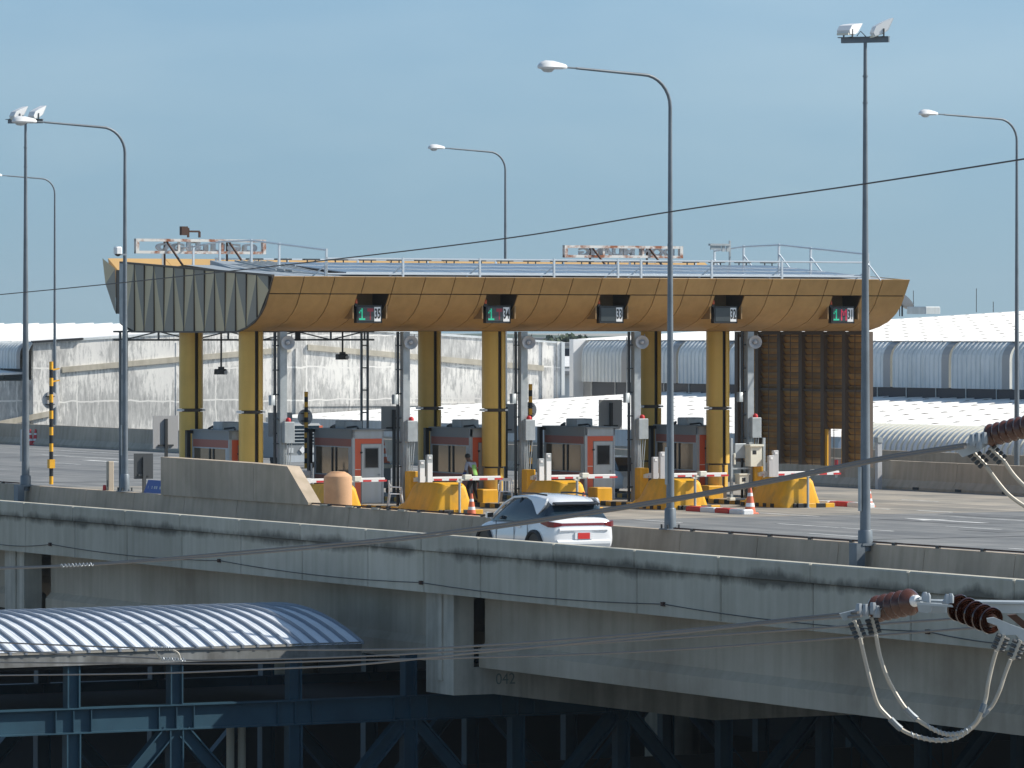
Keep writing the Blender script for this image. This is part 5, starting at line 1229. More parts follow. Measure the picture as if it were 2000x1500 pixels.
for zz in (2.9, ): MB().box(pl[1] + .3, -.06, hb_[2] + 9 - .1, pl[2], -.003, hb_[2] + 9 + .06).build('wall_ledge', M['oldwall'], wh)
# roof with ribbed sheets, its rounded eave on the left side
LW = 120
ncol = 40
def roof_strip(y0, y1):
    mb = MB(); A = (0.0, zl + .02); B = (ax, za + .05); C = (Wd, zr_ + .02)
    mb.add([(A[0] - .1, y0, A[1]), (B[0], y0, B[1]), (B[0], y1, B[1]), (A[0] - .1, y1, A[1])], [(0, 1, 2, 3)])
    mb.add([(B[0], y0, B[1]), (C[0] + .1, y0, C[1]), (C[0] + .1, y1, C[1]), (B[0], y1, B[1])], [(0, 1, 2, 3)])
    mb.add([(A[0] - .1, y1 - .10, A[1]), (B[0], y1 - .10, B[1]), (B[0], y1 - .03, B[1] + .10), (A[0] - .1, y1 - .03, A[1] + .10), (A[0] - .1, y1, A[1]), (B[0], y1, B[1])], [(0, 1, 2, 3), (3, 2, 5, 4)])
    return mb
rsm = roof_strip(0, 3.0).mesh('roof_sheet', M['whiteroof'])
for k in range(ncol): put(rsm, 'roof_sheet', wh, (0, .1 + k * 3.0, 0))
MB().prism([(-.1, zl - .06), (ax * .18, zl + (za - zl) * .18 - .06), (ax * .18, zl + (za - zl) * .18 + .06), (-.1, zl + .06)], 'y', -.25, .1).build('black_flashing', M['black'], wh)
MB().prism([(-.1, zl + .02), (ax, za + .05), (Wd + .1, zr_ + .02), (Wd + .1, zr_ - .10), (ax, za - .10), (-.1, zl - .1)], 'y', -.08, .0).build('barge_board', M['clad'], wh)
def cladding_side(parent, u_off, y0, y1, ztop, zbot, sgn=-1, bay=20, frames=True, zwin=None, r=.75, fw=.55):
    """ribbed cladding with rounded eave on a wall that faces -u"""
    pr = [(-.35, zbot), (-.35, ztop - r)] + [(-.35 + r * (1 - math.cos(PI / 2 * k / 6)), ztop - r + r * math.sin(PI / 2 * k / 6)) for k in range(1, 7)]
    y = y0; pitch = .46; rib = MB()
    n = len(pr)
    def strip(L_):
        mb = MB(); k = 0; yy = 0.0; vs_ = []; cnt = 0
        while yy < L_ - .01:
            for dy, off in ((0, 0), (.28, 0), (.32, -.055), (.42, -.055), (.46, 0)):
                if yy + dy > L_ + .001: break
                vs_ += [(u_off + x + off * (1 if z < ztop - .05 else 0), yy + dy, z + (-off * .8 if z >= ztop - r * .6 else 0)) for x, z in pr]; cnt += 1
            yy += pitch
        f = [(i * n + j, i * n + j + 1, (i + 1) * n + j + 1, (i + 1) * n + j) for i in range(cnt - 1) for j in range(n - 1)]
        return mb.add(vs_, f, 0, False)
    nb_ = max(1, int(round((y1 - y0) / bay))); L_ = (y1 - y0) / nb_
    me = strip(L_ - fw if frames else L_).mesh('cladding_panel', M['clad'])
    for k in range(nb_):
        put(me, 'cladding_panel', parent, (0, y0 + k * L_ + (fw / 2 if frames else 0), 0))
        if frames: 
            fp = [(x - .03, z) for x, z in pr]
            mb = MB(); vs_ = [(u_off + x, yy, z) for yy in (0, fw) for x, z in fp]; mb.add(vs_, [(j, j + 1, n + j + 1, n + j) for j in range(n - 1)])
            mb.build('bay_frame', M['cladframe'], parent, (0, y0 + k * L_ - fw / 2, 0))
    if zwin is not None:
        wlen = 3.05; kk = int((y1 - y0) / wlen)
        for k in range(kk): MB().box(u_off - .02, y0 + k * wlen + .06, zwin, u_off + .05, y0 + (k + 1) * wlen - .06, zbot + .02).build('window', M['darkwin'], parent)
        for k in range(kk + 1): MB().box(u_off - .06, y0 + k * wlen - .03, zwin, u_off - .021, y0 + k * wlen + .03, zbot).build('window_mullion', M['clad'], parent)
        MB().box(u_off + .06, y0, zwin - .2, u_off + .1, y1, zbot).build('window_wall', M['cladframe'], parent)
zc0 = 9 + at_v(30, 718, VW + 10)[2]
cladding_side(wh, -.3, 0.6, 118, zl + .02, 9 + at_u(55, 720, wl_[0])[2], bay=5.5, zwin=9 + at_u(55, 740, wl_[0])[2])
MB().box(-.05, .3, 0, .0, 118, 9 + at_u(55, 742, wl_[0])[2]).build('side_wall', M['oldwall'], wh)
MB().box(Wd - .3, .3, 0, Wd, 118, zr_ - .2).build('side_wall', M['oldwall'], wh)
MB().prism([(-.3, zl - 1.9), (-.42, zl - 1.9), (-.42, zl - .4), (-.2, zl - .05), (.1, zl + .05), (.1, zl - .05), (-.1, zl - .15), (-.3, zl - .5)], 'y', -.05, .55).build('eave_end_trim', M['clad'], wh)
MB().bar((Wd + .06, -.1, zr_ - 3.2), (Wd + .06, -.1, zr_ + .0), .22).build('downpipe', M['clad'], wh)
wing = thing('warehouse_wing', 'low stained wing with a white lean-to roof at the left edge', 'building', (wl_[0] - 12, VW + 1.0, -9))
wzt = 9 + at_v(30, 742, VW + 1)[2]
MB().box(0, 0, 0, 11.9, 6, wzt - .05).build('wall', M['oldwall'], wing); MB().add([(-.2, -.3, wzt), (11.75, -.3, wzt + .45), (11.75, 6, wzt + .75), (-.2, 6, wzt + .3), (-.2, -.3, wzt - .1), (11.75, -.3, wzt + .33)], [(0, 1, 2, 3), (4, 5, 1, 0)]).build('roof', M['whiteroof'], wing)
# low white roof in front of the clad warehouse
UE = 127.0
lr = thing('low_warehouse', 'low warehouse with a wide bright white roof dotted with dark vents', 'warehouse', (UE, 0, -9))
ZE, ZI = 9 + 1.25, 9 + 2.55; RU = 27.0; RV0, RV1 = 90, VW - .2
MB().box(0.2, RV0, 0, .5, RV1 - .02, ZE - .1).build('side_wall', M['clad'], lr)
MB().box(-.15, RV0, ZE - .85, .15, RV1 - .03, ZE - .02).build('gutter_fascia', M['clad'], lr)
MB().box(.5, RV1 - .5, 0, RU, RV1 - .2, ZE - .15).build('end_wall', M['clad'], lr)
seam = 1.76
rst = MB().add([(-.1, 0, ZE), (RU, 0, ZI), (RU, seam, ZI), (-.1, seam, ZE)], [(0, 1, 2, 3)]).add([(-.1, seam - .06, ZE + .002), (RU, seam - .06, ZI + .002), (RU, seam - .03, ZI + .07), (-.1, seam - .03, ZE + .07), (-.1, seam - .001, ZE), (RU, seam - .001, ZI)], [(0, 1, 2, 3), (3, 2, 5, 4)]).mesh('roof_sheet', M['whiteroof'])
k = 0
while RV0 + (k + 1) * seam < RV1 + 1.0: put(rst, 'roof_sheet', lr, (0, RV0 + k * seam, 0)); k += 1
vent = MB().prism([(0, 0), (.38, 0), (.38, .035), (.19, .075), (0, .035)], 'y', -.12, .12).mesh('roof_vent', M['ventdark'])
def roof_vents(parent, u0, u1, z0, z1, v0, v1, sv, su, n_max=290):
    sp_ = []
    k = 0; v = v1
    while v > v0:
        u = u0 + .6 + (k * .37 % 1) * su
        while u < u1 - .3:
            sp_.append((u + random.uniform(-.08, .08), v)); u += su
        v -= sv; k += 1
    def inview(p, pu):
        w = P(pu + p[0], p[1]); return 560 < 1000 + w.x / w.y * 1e4 < 2040
    return sp_, inview
sp1, iv = roof_vents(lr, 0, RU, ZE, ZI, RV0 + 20, RV1, seam * 3, 1.15)
vis = [p for p in sp1 if iv(p, UE)]
vis.sort(key=lambda p: P(UE + p[0], p[1]).y)
zf = lambda u: ZE + (ZI - ZE) * u / RU
for p in vis[:295]: put(vent, 'roof_vent', lr, (p[0], p[1], zf(p[0]) + .01))
rest = vis[295:]
if rest:
    mb = MB()
    for p in rest: mb.box(p[0], p[1] - .12, zf(p[0]) + .01, p[0] + .38, p[1] + .12, zf(p[0]) + .07)
    o = mb.build('far_roof_vent', M['ventdark'], lr); o['kind'] = 'stuff'
# upper warehouse with ribbed cladding
UC = 154.0
cw = thing('clad_warehouse', 'long warehouse with rounded white ribbed cladding above a dark window band', 'warehouse', (UC, 0, -9))
CV1 = at_u(1147, 700, UC)[1]
zb1 = 9 + at_u(1147, 745, UC)[2]; zt1 = 9 + at_u(1147, 664, UC)[2]; zw1 = 9 + at_u(1147, 768, UC)[2]
cladding_side(cw, -.35, CV1 - 230, CV1, zt1, zb1, bay=6.1, zwin=zw1 - .25, r=1.0, fw=.75)
MB().box(-.3, CV1 - 230, 0, .0, CV1, zw1 - .2).build('wall', M['cladframe'], cw)
MB().box(-1.0, CV1 - .02, zw1 - .2, .6, CV1 + .5, zt1 + .05).build('corner_trim', M['white'], cw); MB().box(.6, CV1, 0, 60, CV1 + .3, zt1).build('end_wall', M['clad'], cw)
RW = 34; zrid = 9 + 7.55
crs = MB().add([(-.1, 0, zt1), (RW, 0, zrid), (RW, seam, zrid), (-.1, seam, zt1)], [(0, 1, 2, 3)]).add([(-.1, seam - .07, zt1 + .002), (RW, seam - .07, zrid + .002), (RW, seam - .03, zrid + .06), (-.1, seam - .03, zt1 + .06), (-.1, seam, zt1), (RW, seam, zrid)], [(0, 1, 2, 3), (3, 2, 5, 4)]).mesh('roof_sheet', M['whiteroof'])
k = 0
while k * seam < 232: put(crs, 'roof_sheet', cw, (0, CV1 - 230 + k * seam - 1.2, 0)); k += 1
sp2, iv2 = roof_vents(cw, 0, RW, zt1, zrid, CV1 - 200, CV1, seam * 3, 1.25)
def inv2(p): w = P(UC + p[0], p[1]); x = 1000 + w.x / w.y * 1e4; return 1690 < x < 2030
vis = [p for p in sp2 if inv2(p)]; vis.sort(key=lambda p: P(UC + p[0], p[1]).y)
zf2 = lambda u: zt1 + (zrid - zt1) * u / RW
for p in vis[:295]: put(vent, 'roof_vent', cw, (p[0], p[1], zf2(p[0]) + .01))
q = at_u(1634, 948, UF - .22); o = thing('marker_ribbon', 'red and white marker strip hanging on the far barrier under the canopy', 'marker', (UF - .23, q[1], .35))
MB().box(-.02, -.11, .30, .01, .11, .72).build('red_strip', M['red'], o); MB().box(-.02, -.09, .0, .01, .07, .298).build('tail_strip', M['offwhite'], o)
# half-tunnel covered walkway behind the far barrier
cwk = thing('covered_walkway', 'grey ribbed half round walkway roof behind the far barrier', 'walkway', (114.0, 0, 0))
wv0 = at_u(2200, 880, 114)[1]; wv1 = at_u(1632, 880, 114)[1]; zE = at_u(1800, 888, 114)[2]; zT = at_u(1800, 832, 115.2)[2]; RR2 = 1.3
pr = [(RR2 - RR2 * math.cos(PI * k / 10), zE + (zT - zE) * math.sin(PI * k / 10)) for k in range(11)]
def wk_panel(L_):
    mb = MB(); n = len(pr); xs = [0.03, L_ - .03]
    return mb.add([(x, y, z) for y in xs for x, z in pr], [(j, j + 1, n + j + 1, n + j) for j in range(n - 1)], 0, True)
pL = .42; wpm = wk_panel(pL).mesh('roof_panel', M['roofmetal']); 
mb = MB(); n = len(pr); pr_o = [(RR2 - (RR2 + .07) * math.cos(PI * k / 10), zE + (zT + .07 - zE) * math.sin(PI * k / 10)) for k in range(11)]
mb.add([(x, y, z) for y in (-.04, .04) for x, z in pr_o], [(j, j + 1, n + j + 1, n + j) for j in range(n - 1)], 0, True); mb.add([(x, .04, z) for x, z in pr_o] + [(x, .04, z) for x, z in pr], [(j, j + 1, n + j + 1, n + j) for j in range(n - 1)]); mb.add([(x, -.04, z) for x, z in pr_o] + [(x, -.04, z) for x, z in pr], [(j, j + 1, n + j + 1, n + j) for j in range(n - 1)])
wrm = mb.mesh('roof_rib', M['offwhite'])
k = 0
while wv0 + (k + 1) * pL < wv1: put(wpm, 'roof_panel', cwk, (0, wv0 + k * pL, 0)); put(wrm, 'roof_rib', cwk, (0, wv0 + k * pL, 0)); k += 1
MB().box(-.12, wv0, zE - .32, -.02, wv1, zE).build('fascia', M['maroon'], cwk)
MB().box(-.9, wv0, -3, -.7, wv1, 1.32).build('parapet', M['far_barrier'], cwk)
for px in (1732, 1818, 1905, 1996): v = at_u(px, 890, 113.6)[1]; MB().box(-.5, v - .05, 1.0, -.42, v + .05, zE - .02).build('post', M['offwhite'], cwk)
q = at_u(1716, 985, UF - .6); o = thing('guard_post', 'tall dark steel post standing in front of the far barrier', 'post', (q[0], q[1], 0)); MB().box(-.10, -.10, 0, .10, .10, 2.0).build('post', M['signback'], o); MB().box(-.12, -.14, 1.85, .12, .14, 2.05).build('cap', M['galv'], o)

# ---- far buildings and trees in the gap, and roof top bits
def far_block(px0, px1, y0, y1, Y, label, m='hill', win=()):
    a = at_y(px0, y0, Y); b = at_y(px1, y1, Y); o = thing('far_building', label, 'building', None, None, Vector((a.x, Y, -9)))
    W_ = b.x - a.x; H_ = a.z + 9
    MB().box(0, 0, 0, W_, 30, H_).build('wall', M[m], o); MB().box(-.5, -.5, H_, W_ + .5, 30.5, H_ + .4).build('roof', M['cladframe'], o)
    for x0, x1, wy0, wy1 in win:
        p = at_y(x0, wy0, Y); q_ = at_y(x1, wy1, Y); MB().box(p.x - a.x, -.1, q_.z + 9, q_.x - a.x, -.002, p.z + 9).build('window', M['darkwin'], o)
    return o
far_block(1060, 1250, 676, 700, 640, 'far blue grey building in the gap between the warehouses', 'clad', [(1103, 1118, 681, 710), (1133, 1143, 687, 695)])
far_block(1040, 1300, 664, 680, 900, 'hazy flat roofed building beyond the gap', 'cladframe')
far_block(1050, 1200, 733, 745, 480, 'pale low shed in the gap between the warehouses', 'booth')
o = MB().add([at_y(1050, 716, 560), at_y(1200, 716, 560), at_y(1200, 709, 600), at_y(1050, 709, 600)], [(0, 1, 2, 3)]); 
shed = thing('white_shed', 'bright white roof in the gap between the warehouses', 'shed', None, None, Vector(at_y(1050, 716, 540)))
wS = at_y(1200, 716, 540).x - at_y(1050, 716, 540).x
MB().add([(0, 0, 0), (wS, 0, 0), (wS, 20, 1.0), (0, 20, 1.0)], [(0, 1, 2, 3)]).build('roof', M['whiteroof'], shed); MB().box(0, .2, -8, wS, 20, -.05).build('wall', M['booth'], shed)
random.seed(3)
def tree(px, py, Y, r, label):
    p = at_y(px, py, Y); o = thing('tree', label, 'tree', None, 'trees beyond the warehouses', Vector((p.x, p.y, -9)))
    H_ = p.z + 9
    MB().tube([(0, 0, 0), (.1, 0, H_ * .6), (0, 0, H_ - r * .3)], [.4, .28, .1], 7).tube([(0, 0, H_ * .55), (r * .5, .2, H_ - r * .5)], [.18, .06], 5).tube([(0, 0, H_ * .5), (-r * .5, -.2, H_ - r * .6)], [.18, .06], 5).build('trunk', M['trimdark'], o)
    mb = MB()
    for k in range(900):
        th, ph = random.uniform(0, 2 * PI), math.acos(random.uniform(-1, 1)); rr = r * random.uniform(.35, 1.0) * (1 + .25 * math.sin(3 * th) * math.sin(2 * ph))
        c = Vector((rr * math.sin(ph) * math.cos(th) * 1.35, rr * math.sin(ph) * math.sin(th), H_ - r * .55 + rr * math.cos(ph) * .6)); s = random.uniform(.18, .42)
        a = Vector((random.gauss(0, 1), random.gauss(0, 1), random.gauss(0, .6))).normalized() * s; b = a.cross(Vector((random.gauss(0, 1), random.gauss(0, 1), random.gauss(0, 1)))).normalized() * s
        mb.add([c - a - b, c + a - b * .6, c + a * .8 + b, c - a * .7 + b], [(0, 1, 2, 3)])
    mb.build('crown', M['foliage'], o); return o
tree(1108, 655, 820, 3.4, 'hazy far tree above the roofs in the gap, nearer the stained wall')
tree(1124, 659, 850, 2.6, 'smaller hazy far tree beside the clad warehouse corner')
# distant wooded rise all along the horizon
hl = MB(); xs = [-900 + 30 * k for k in range(61)]; random.seed(11)
top = [ -9 + 10.6 + 1.2 * math.sin(k * .7) + random.uniform(-.8, .8) for k in range(61)]
vs_ = []
for x, z in zip(xs, top): vs_ += [(x, 4700, -9), (x, 4730, z), (x, 4900, z * .9), (x, 5000, -9)]
hl.add(vs_, [(4 * i + j, 4 * i + j + 1, 4 * i + 5 + j, 4 * i + 4 + j) for i in range(60) for j in range(3)])
struct(hl.build('wooded_hill', M['foliage']))
dsh = thing('rooftop_dish', 'small dish and red lamp on the roof ridge right of the canopy', 'antenna', (UC + 33, at_u(1762, 600, UC + 33)[1], 7.45))
MB().lathe([(.05, 0), (.45, .14), (.75, .4), (.7, .4), (.4, .18), (0, .06)], 16, (0, 0, .55), 0, Matrix.Rotation(.9, 4, 'Y')).build('dish', M['signback'], dsh); MB().bar((0, 0, -.2), (0, 0, .7), .09).bar((-.2, 0, -.2), (-.2, 0, 1.15), .05).build('stand', M['dark'], dsh); MB().lathe([(.07, 0), (.07, .15)], 8, (-.2, 0, 1.15)).build('lamp', M['red'], dsh)
for k, (px, h_) in enumerate(((1784, 1.5), (1907, 1.6), (1940, .7))):
    q = at_u(px, 611, UC + 33.5); o = MB().tube([(0, 0, 0), (0, 0, h_)], .025, 5).build('lightning_rod', M['dark']); o.location = P(q[0], q[1], 7.5); single(o, ['thin lightning rod on the white roof next to the dish', 'thin lightning rod in the middle of the white roof ridge', 'shortest lightning rod near the right street lamp'][k], 'lightning rod', 'lightning rods on the warehouse roofs')
q = at_u(1811, 614, UC + 33.5); o = MB().bevbox(-.9, -1.2, 0, .3, 1.2, .5, .05).build('roof_hatch', M['clad']); o.location = P(q[0], q[1], 7.4); o.rotation_euler = (0, 0, TH); single(o, 'small pale hatch box on the white roof ridge', 'roof hatch')

# ================================================================== OVERHEAD LINES IN FRONT
def spline(pts, n=10):
    P_ = [Vector(p) for p in pts]; out = []
    for i in range(len(P_) - 1):
        p0 = P_[max(i - 1, 0)]; p1 = P_[i]; p2 = P_[i + 1]; p3 = P_[min(i + 2, len(P_) - 1)]
        for k in range(n):
            t = k / n; out.append(.5 * ((2 * p1) + (-p0 + p2) * t + (2 * p0 - 5 * p1 + 4 * p2 - p3) * t * t + (-p0 + 3 * p1 - 3 * p2 + p3) * t ** 3))
    out.append(P_[-1]); return out
def line(name, label, cat, pts, Y0, Y1, r, m, x0=None, x1=None, group=None, n=8):
    xa, xb = pts[0][0], pts[-1][0]
    pp = []
    for x, y in pts:
        f = (x - xa) / (xb - xa); Y = 1 / ((1 - f) / Y0 + f / Y1); pp.append(at_y(x, y, Y))
    o = MB().tube(spline(pp, 8), r, n).build(name, M[m]); return single(o, label, cat, group)
line('overhead_wire', 'single thin dark wire crossing the sky above the canopy', 'wire', [(-60, 581), (230, 553), (640, 508), (1000, 464), (1320, 412), (1690, 359), (2060, 301)], 62, 33, .0058, 'wire')
main = [(-60, 1110), (150, 1103), (500, 1075), (830, 1044), (1240, 985), (1500, 938), (1720, 894), (1885, 868)]
line('power_cable', 'thick twin power cable sagging across the white car, upper strand', 'power cable', [(x, y) for x, y in main], 60, 31, .0105, 'cable', group='twin power cable')
line('power_cable', 'thick twin power cable sagging across the white car, lower strand', 'power cable', [(x, y + (5.2 if x > 200 else 2)) for x, y in main], 59.6, 30.8, .0105, 'cable', group='twin power cable')
A_ = [(-60, 1251), (0, 1255), (300, 1266), (700, 1269), (920, 1262), (1300, 1234), (1540, 1209), (1676, 1196)]
B_ = [(-60, 1268), (0, 1271), (300, 1286), (420, 1290), (700, 1282), (920, 1270), (1300, 1247), (1900, 1206)]
C_ = [(-60, 1293), (0, 1294), (300, 1296), (500, 1295), (700, 1289), (900, 1285), (1300, 1270), (1960, 1222)]
D_ = [(-60, 1320), (0, 1319), (300, 1315), (560, 1305), (700, 1298), (920, 1276), (1300, 1239), (1545, 1213), (1682, 1203)]
for pts, nm, Ya, Yb in ((A_, 'uppermost of the four lower power cables at the left', 58, 30), (D_, 'lowest of the four lower power cables at the left', 57, 29.9), (B_, 'second power cable from the top at the left, ending behind the second insulator', 60, 34), (C_, 'power cable third from the top at the left, passing under the brown insulators', 60, 34.5)):
    line('power_cable', nm, 'power cable', pts, Ya, Yb, .0085, 'cable', group='lower power cables')
# spiral dead-end grips and jumper between the two upper wires
for (x0, y0, x1, y1, Y, lb) in [(118, 1105, 182, 1102, 53, 'spiral grip binding the twin power cable at the left'), (298, 1266, 335, 1267, 50, 'spiral grip on the uppermost lower cable'), (312, 1287, 362, 1289, 51, 'spiral grip on the second lower cable')]:
    a = at_y(x0, y0, Y); b = at_y(x1, y1, Y); pts = []
    for k in range(61):
        f = k / 60; an = f * 2 * PI * 9; pts.append(a.lerp(b, f) + Vector((0, .016 * math.cos(an), .016 * math.sin(an))))
    o = MB().tube(pts, .007, 5).build('cable_grip', M['zinc']); single(o, lb, 'cable clamp')
for k, pts in enumerate([[(304, 1267), (308, 1280), (316, 1288)], [(336, 1269), (348, 1276), (352, 1288)]]):
    o = MB().tube(spline([at_y(x, y, 50) for x, y in pts], 6), .010, 6).build('jumper_wire', M['alu']); single(o, ['short jumper joining the lower cables, nearer the left edge', 'short jumper joining the lower cables, with the wider curve'][k], 'jumper wire')
# ---- insulator strings
def insulator(pa, Ya, pb, Yb, label, n=5, R=.077, flip=False, mt='porcelain'):
    A = at_y(*pa, Ya); B = at_y(*pb, Yb); ax_ = (B - A); L_ = ax_.length; o = thing('insulator_string', label, 'insulator', None, 'brown disc insulator strings', A)
    R3 = ax_.to_track_quat('Z', 'Y').to_matrix().to_4x4(); st = L_ / n; sg = 1
    for k in range(n):
        z = st * (k + .5)
        if not flip: prf = [(R * .45, -.030), (R * .6, -.026), (R * .9, -.030), (R, -.022), (R + .003, -.010), (R * .93, .004), (R * .75, .018), (R * .55, .028), (R * .4, .036)]
        else: prf = [(R * .4, -.036), (R * .55, -.028), (R * .75, -.016), (R * .95, -.002), (R + .003, .012), (R, .022), (R * .90, .012), (R * .85, .026), (R * .75, .010), (R * .68, .024), (R * .58, .010), (R * .5, .024), (R * .3, .02)]
        MB().lathe([(r, z + zz) for r, zz in prf], 28, (0, 0, 0), 0, R3).build('disc', M[mt], o)
    MB().tube([R3 @ Vector((0, 0, 0)), R3 @ Vector((0, 0, L_))], R * .42, 16).build('core', M[mt], o)
    MB().tube([R3 @ Vector((0, 0, -.09)), R3 @ Vector((0, 0, L_ + .07))], .018, 8).build('pin', M['zinc'], o)
    return o, A, B
i1, a1, b1 = insulator((1711, 1190), 30.25, (1786, 1174), 29.93, 'brown insulator string left of the steel crossarm', mt='porcelain2')
# white end cap
MB().lathe([(.034, -.015), (.034, .02), (.028, .035), (.014, .042)], 16, tuple(b1 - a1), 0, (b1 - a1).to_track_quat('Z', 'Y').to_matrix().to_4x4()).build('end_cap', M['white'], i1)
i2, a2, b2 = insulator((1862, 1183), 29.7, (1941, 1214), 29.36, 'glossy dark insulator string right of the steel crossarm, undersides showing', flip=True)
i3, a3, b3 = insulator((1933, 851), 31.1, (2032, 826), 30.85, 'russet insulator string cut off by the right edge', n=7, R=.068, mt='porcelain2')
# ---- crossarm with link plates
ca = thing('crossarm', 'galvanised steel crossarm between the two lower insulator strings', 'crossarm', None, None, at_y(1800, 1172, 29.6))
W_ = lambda x, y, Y: at_y(x, y, Y) - at_y(1800, 1172, 29.6)
MB().prism([(0, 0), (0, .07), (.008, .07), (.008, .008), (.05, .008), (.05, 0)], 'x', 0, .02)
def slab(pts, Y, th, name, m, parent):
    f_ = [W_(x, y, Y) for x, y in pts]; b_ = [v + Vector((0, th, 0)) for v in f_]; n = len(pts)
    return MB().add(f_ + b_, [tuple(range(n)), tuple(range(2 * n - 1, n - 1, -1))] + [((i + 1) % n, i, n + i, n + (i + 1) % n) for i in range(n)]).build(name, M[m], parent)
slab([(1792, 1176), (1860, 1182), (1862, 1186), (1792, 1181)], 29.5, .03, 'link_plate', 'galv', ca)
slab([(1790, 1171), (1858, 1175), (1858, 1178), (1790, 1174)], 29.8, .03, 'link_plate', 'galv', ca)
slab([(1792, 1180), (1815, 1176), (1825, 1180), (1812, 1198), (1795, 1195)], 29.7, .05, 'gusset', 'galv', ca)
slab([(1822, 1178), (1848, 1180), (1846, 1198), (1820, 1198)], 29.9, .06, 'gusset', 'galv', ca)
slab([(1815, 1174), (2060, 1177), (2060, 1181), (1815, 1178)], 31.0, .22, 'arm_flange', 'galv', ca)
slab([(1815, 1178.5), (2060, 1181.5), (2060, 1198), (1815, 1196)], 31.02, .02, 'arm_web', 'galv', ca)
slab([(1968, 1202), (1985, 1200), (2060, 1262), (2040, 1262)], 31.4, .08, 'brace', 'rustdark', ca)
for x, y in ((1806, 1168), (1850, 1172), (1857, 1171), (1812, 1170)): p = W_(x, y, 29.55); MB().lathe([(.018, -.02), (.018, .02), (.010, .035)], 6, tuple(p)).build('bolt', M['zinc'], ca)
# ---- dead-end clamps and bolted jumper clamps
def clamp(pts, Y, label, th=.03):
    o = thing('jumper_clamp', label, 'cable clamp', None, 'bolted aluminium cable clamps', at_y(*pts[0], Y)); A = at_y(*pts[0], Y); B = at_y(*pts[1], Y); ax_ = B - A; L_ = ax_.length
    R3 = ax_.to_track_quat('Z', 'Y').to_matrix().to_4x4()
    def bx(x0, y0, z0, x1, y1, z1, nm, m):
        mb = MB().bevbox(x0, y0, z0, x1, y1, z1, .006); mb.v = [tuple(R3 @ Vector(v)) for v in mb.v]; return mb.build(nm, M[m], o)
    bx(-.035, -.012, 0, .035, .012, L_, 'clamp_body', 'alu')
    for k in range(4):
        for s in (-1, 1):
            z = L_ * (k + .6) / 4.4; mb = MB().lathe([(.012, -.035), (.012, .035), (.008, .04)], 6, (s * .022, 0, z), 0, Matrix.Rotation(PI / 2, 4, 'X')); mb.v = [tuple(R3 @ Vector(v)) for v in mb.v]; mb.build('bolt', M['dark'], o)
    return o
clamp([(1668, 1212), (1683, 1248)], 30, 'bolted jumper clamp hanging from the lower dead-end, first of the pair')
clamp([(1702, 1206), (1711, 1240)], 30.1, 'bolted jumper clamp directly under the left insulator string')
clamp([(1960, 1240), (1946, 1272)], 29, 'bolted jumper clamp below the right end of the glossy insulator string')
clamp([(1992, 1250), (1977, 1288)], 28.7, 'bolted jumper clamp at the right edge below the crossarm')
clamp([(1897, 880), (1926, 910)], 31.2, 'bolted jumper clamp hanging beside the road in front of the walkway, nearer the cable end')
clamp([(1932, 874), (1962, 902)], 31.1, 'bolted jumper clamp in front of the walkway, under the russet insulator')
def fitting(poly, Y, label):
    o0 = at_y(*poly[0], Y); f_ = [at_y(x, y, Y) - o0 for x, y in poly]; b_ = [v + Vector((0, .05, 0)) for v in f_]; n = len(poly)
    o = thing('dead_end_fitting', label, 'cable fitting', None, 'dead-end fittings on the power cables', o0)
    MB().add(f_ + b_, [tuple(range(n)), tuple(range(2 * n - 1, n - 1, -1))] + [((i + 1) % n, i, n + i, n + (i + 1) % n) for i in range(n)]).build('plate', M['galv'], o); return o, o0
f1, o1 = fitting([(1640, 1199), (1672, 1191), (1708, 1189), (1722, 1188), (1720, 1194), (1690, 1197), (1676, 1204), (1672, 1214), (1664, 1214), (1664, 1203), (1655, 1212), (1648, 1212)], 30.1, 'dead-end fitting joining the lower cables to the left insulator')
for x, y in ((1678, 1192), (1690, 1193), (1705, 1190), (1712, 1196)): MB().lathe([(.022, -.03), (.026, .0), (.015, .04)], 8, tuple(at_y(x, y, 30.05) - o1)).build('nut', M['zinc'], f1)
f2, o2 = fitting([(1868, 872), (1900, 862), (1925, 860), (1938, 855), (1938, 864), (1925, 872), (1905, 884), (1880, 893), (1872, 884)], 31.1, 'dead-end fitting joining the twin cable to the russet insulator')
for x, y in ((1899, 861), (1910, 858), (1922, 857), (1912, 868)): MB().lathe([(.022, -.03), (.026, .0), (.015, .04)], 8, tuple(at_y(x, y, 31.0) - o2)).build('nut', M['zinc'], f2)
f3, o3 = fitting([(1928, 1208), (1942, 1206), (1975, 1220), (2060, 1250), (2060, 1262), (1995, 1252), (1985, 1240), (1972, 1240), (1955, 1240), (1948, 1222), (1930, 1216)], 29, 'dead-end fitting at the right edge below the crossarm')
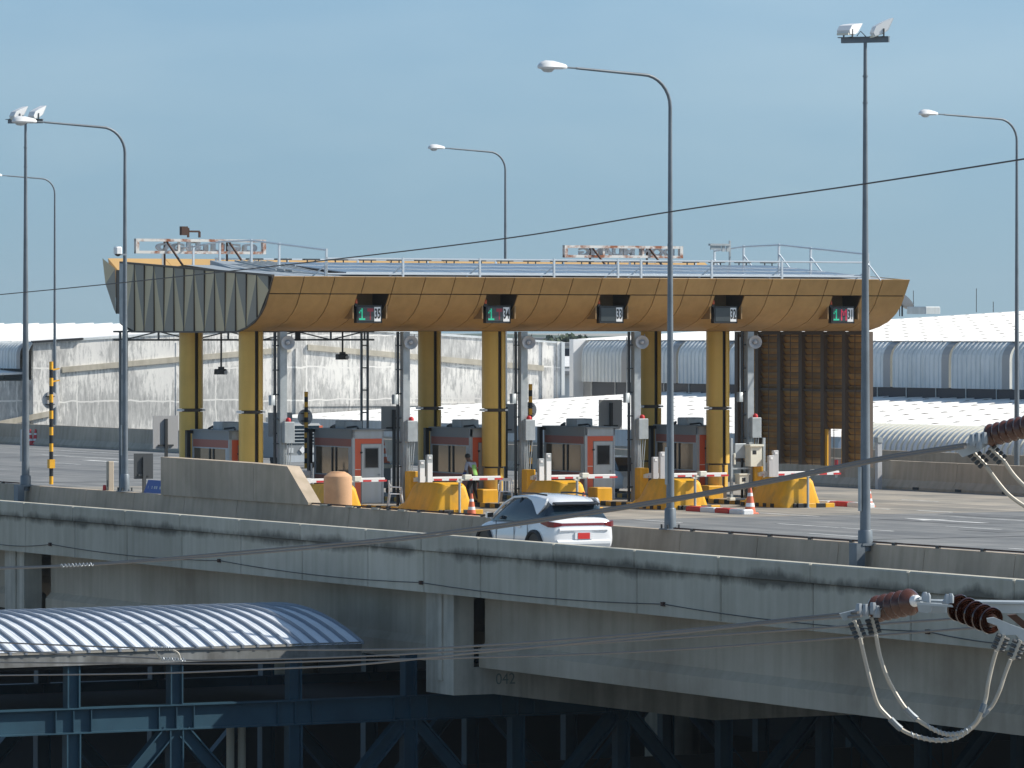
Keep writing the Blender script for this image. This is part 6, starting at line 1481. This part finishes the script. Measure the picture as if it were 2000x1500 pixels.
# ---- jumper loops
def loop(name, label, pts, Y, r=.0125):
    sp_ = spline([at_y(x, y, Y + (i % 2) * .01) for i, (x, y) in enumerate(pts)], 8)
    o = thing(name, label, 'jumper cable', None, 'slack jumper cables under the insulators', sp_[0]); n = len(sp_)
    MB().tube([p - sp_[0] for p in sp_], r, 8).build('cable', M['alu'], o)
    return o, sp_
j1, s1 = loop('jumper_cable', 'slack jumper loop hanging lowest under the insulators', [(1680, 1246), (1690, 1290), (1704, 1345), (1716, 1378), (1736, 1401), (1760, 1424), (1790, 1438), (1830, 1446), (1868, 1441), (1900, 1420), (1920, 1396), (1938, 1378), (1952, 1350), (1962, 1320), (1974, 1288)], 29.8)
j2, s2 = loop('jumper_cable', 'slack jumper loop hanging just above the lowest loop', [(1711, 1240), (1718, 1278), (1730, 1316), (1744, 1345), (1766, 1380), (1790, 1404), (1822, 1424), (1850, 1434), (1880, 1430), (1905, 1412), (1918, 1388), (1926, 1362), (1930, 1336), (1938, 1300), (1946, 1272)], 29.5)
j3, s3 = loop('jumper_cable', 'slack jumper cable leaving the right edge below the dead-end fitting', [(1926, 910), (1946, 938), (1970, 966), (2000, 988), (2030, 1004)], 31.1)
j4, s4 = loop('jumper_cable', 'slack jumper cable at the right edge under the russet insulator', [(1962, 902), (1982, 930), (2010, 956), (2040, 970)], 31.0)
for jj, ss in ((j1, s1), (j2, s2)):
    n = len(ss)
    for f0, f1_ in ((.30, .36), (.70, .75)):
        i0, i1_ = int(n * f0), int(n * f1_); MB().tube([p - ss[0] for p in ss[i0:i1_ + 1]], .019, 8).build('sleeve', M['pole'], jj)
    i0, i1_ = int(n * .40), int(n * .62); pts = []
    for k in range((i1_ - i0) * 8):
        f = k / 8; a = ss[i0 + int(f)]; b = ss[min(i0 + int(f) + 1, n - 1)]; c = a.lerp(b, f % 1); an = k * 2 * PI / 18; pts.append(c - ss[0] + Vector((0, .0128 * math.cos(an), .0128 * math.sin(an))))
    MB().tube(pts, .0045, 5).build('binding_wire', M['zinc'], jj)

# ================================================================== HUMID AIR
hz = MB().box(-1500, -60, -10.5, 1500, 5200, 60).build('haze', bpy.data.materials.new('humid_air')); hz['kind'] = 'stuff'
hm = hz.data.materials[0]; hm.use_nodes = True; N = hm.node_tree.nodes
N.remove(N['Principled BSDF']); pv = N.new('ShaderNodeVolumePrincipled'); pv.inputs['Density'].default_value = .00008
pv.inputs['Color'].default_value = (.70, .82, .92, 1); pv.inputs['Anisotropy'].default_value = .2
hm.node_tree.links.new(pv.outputs[0], [n for n in N if n.type == 'OUTPUT_MATERIAL'][0].inputs['Volume'])
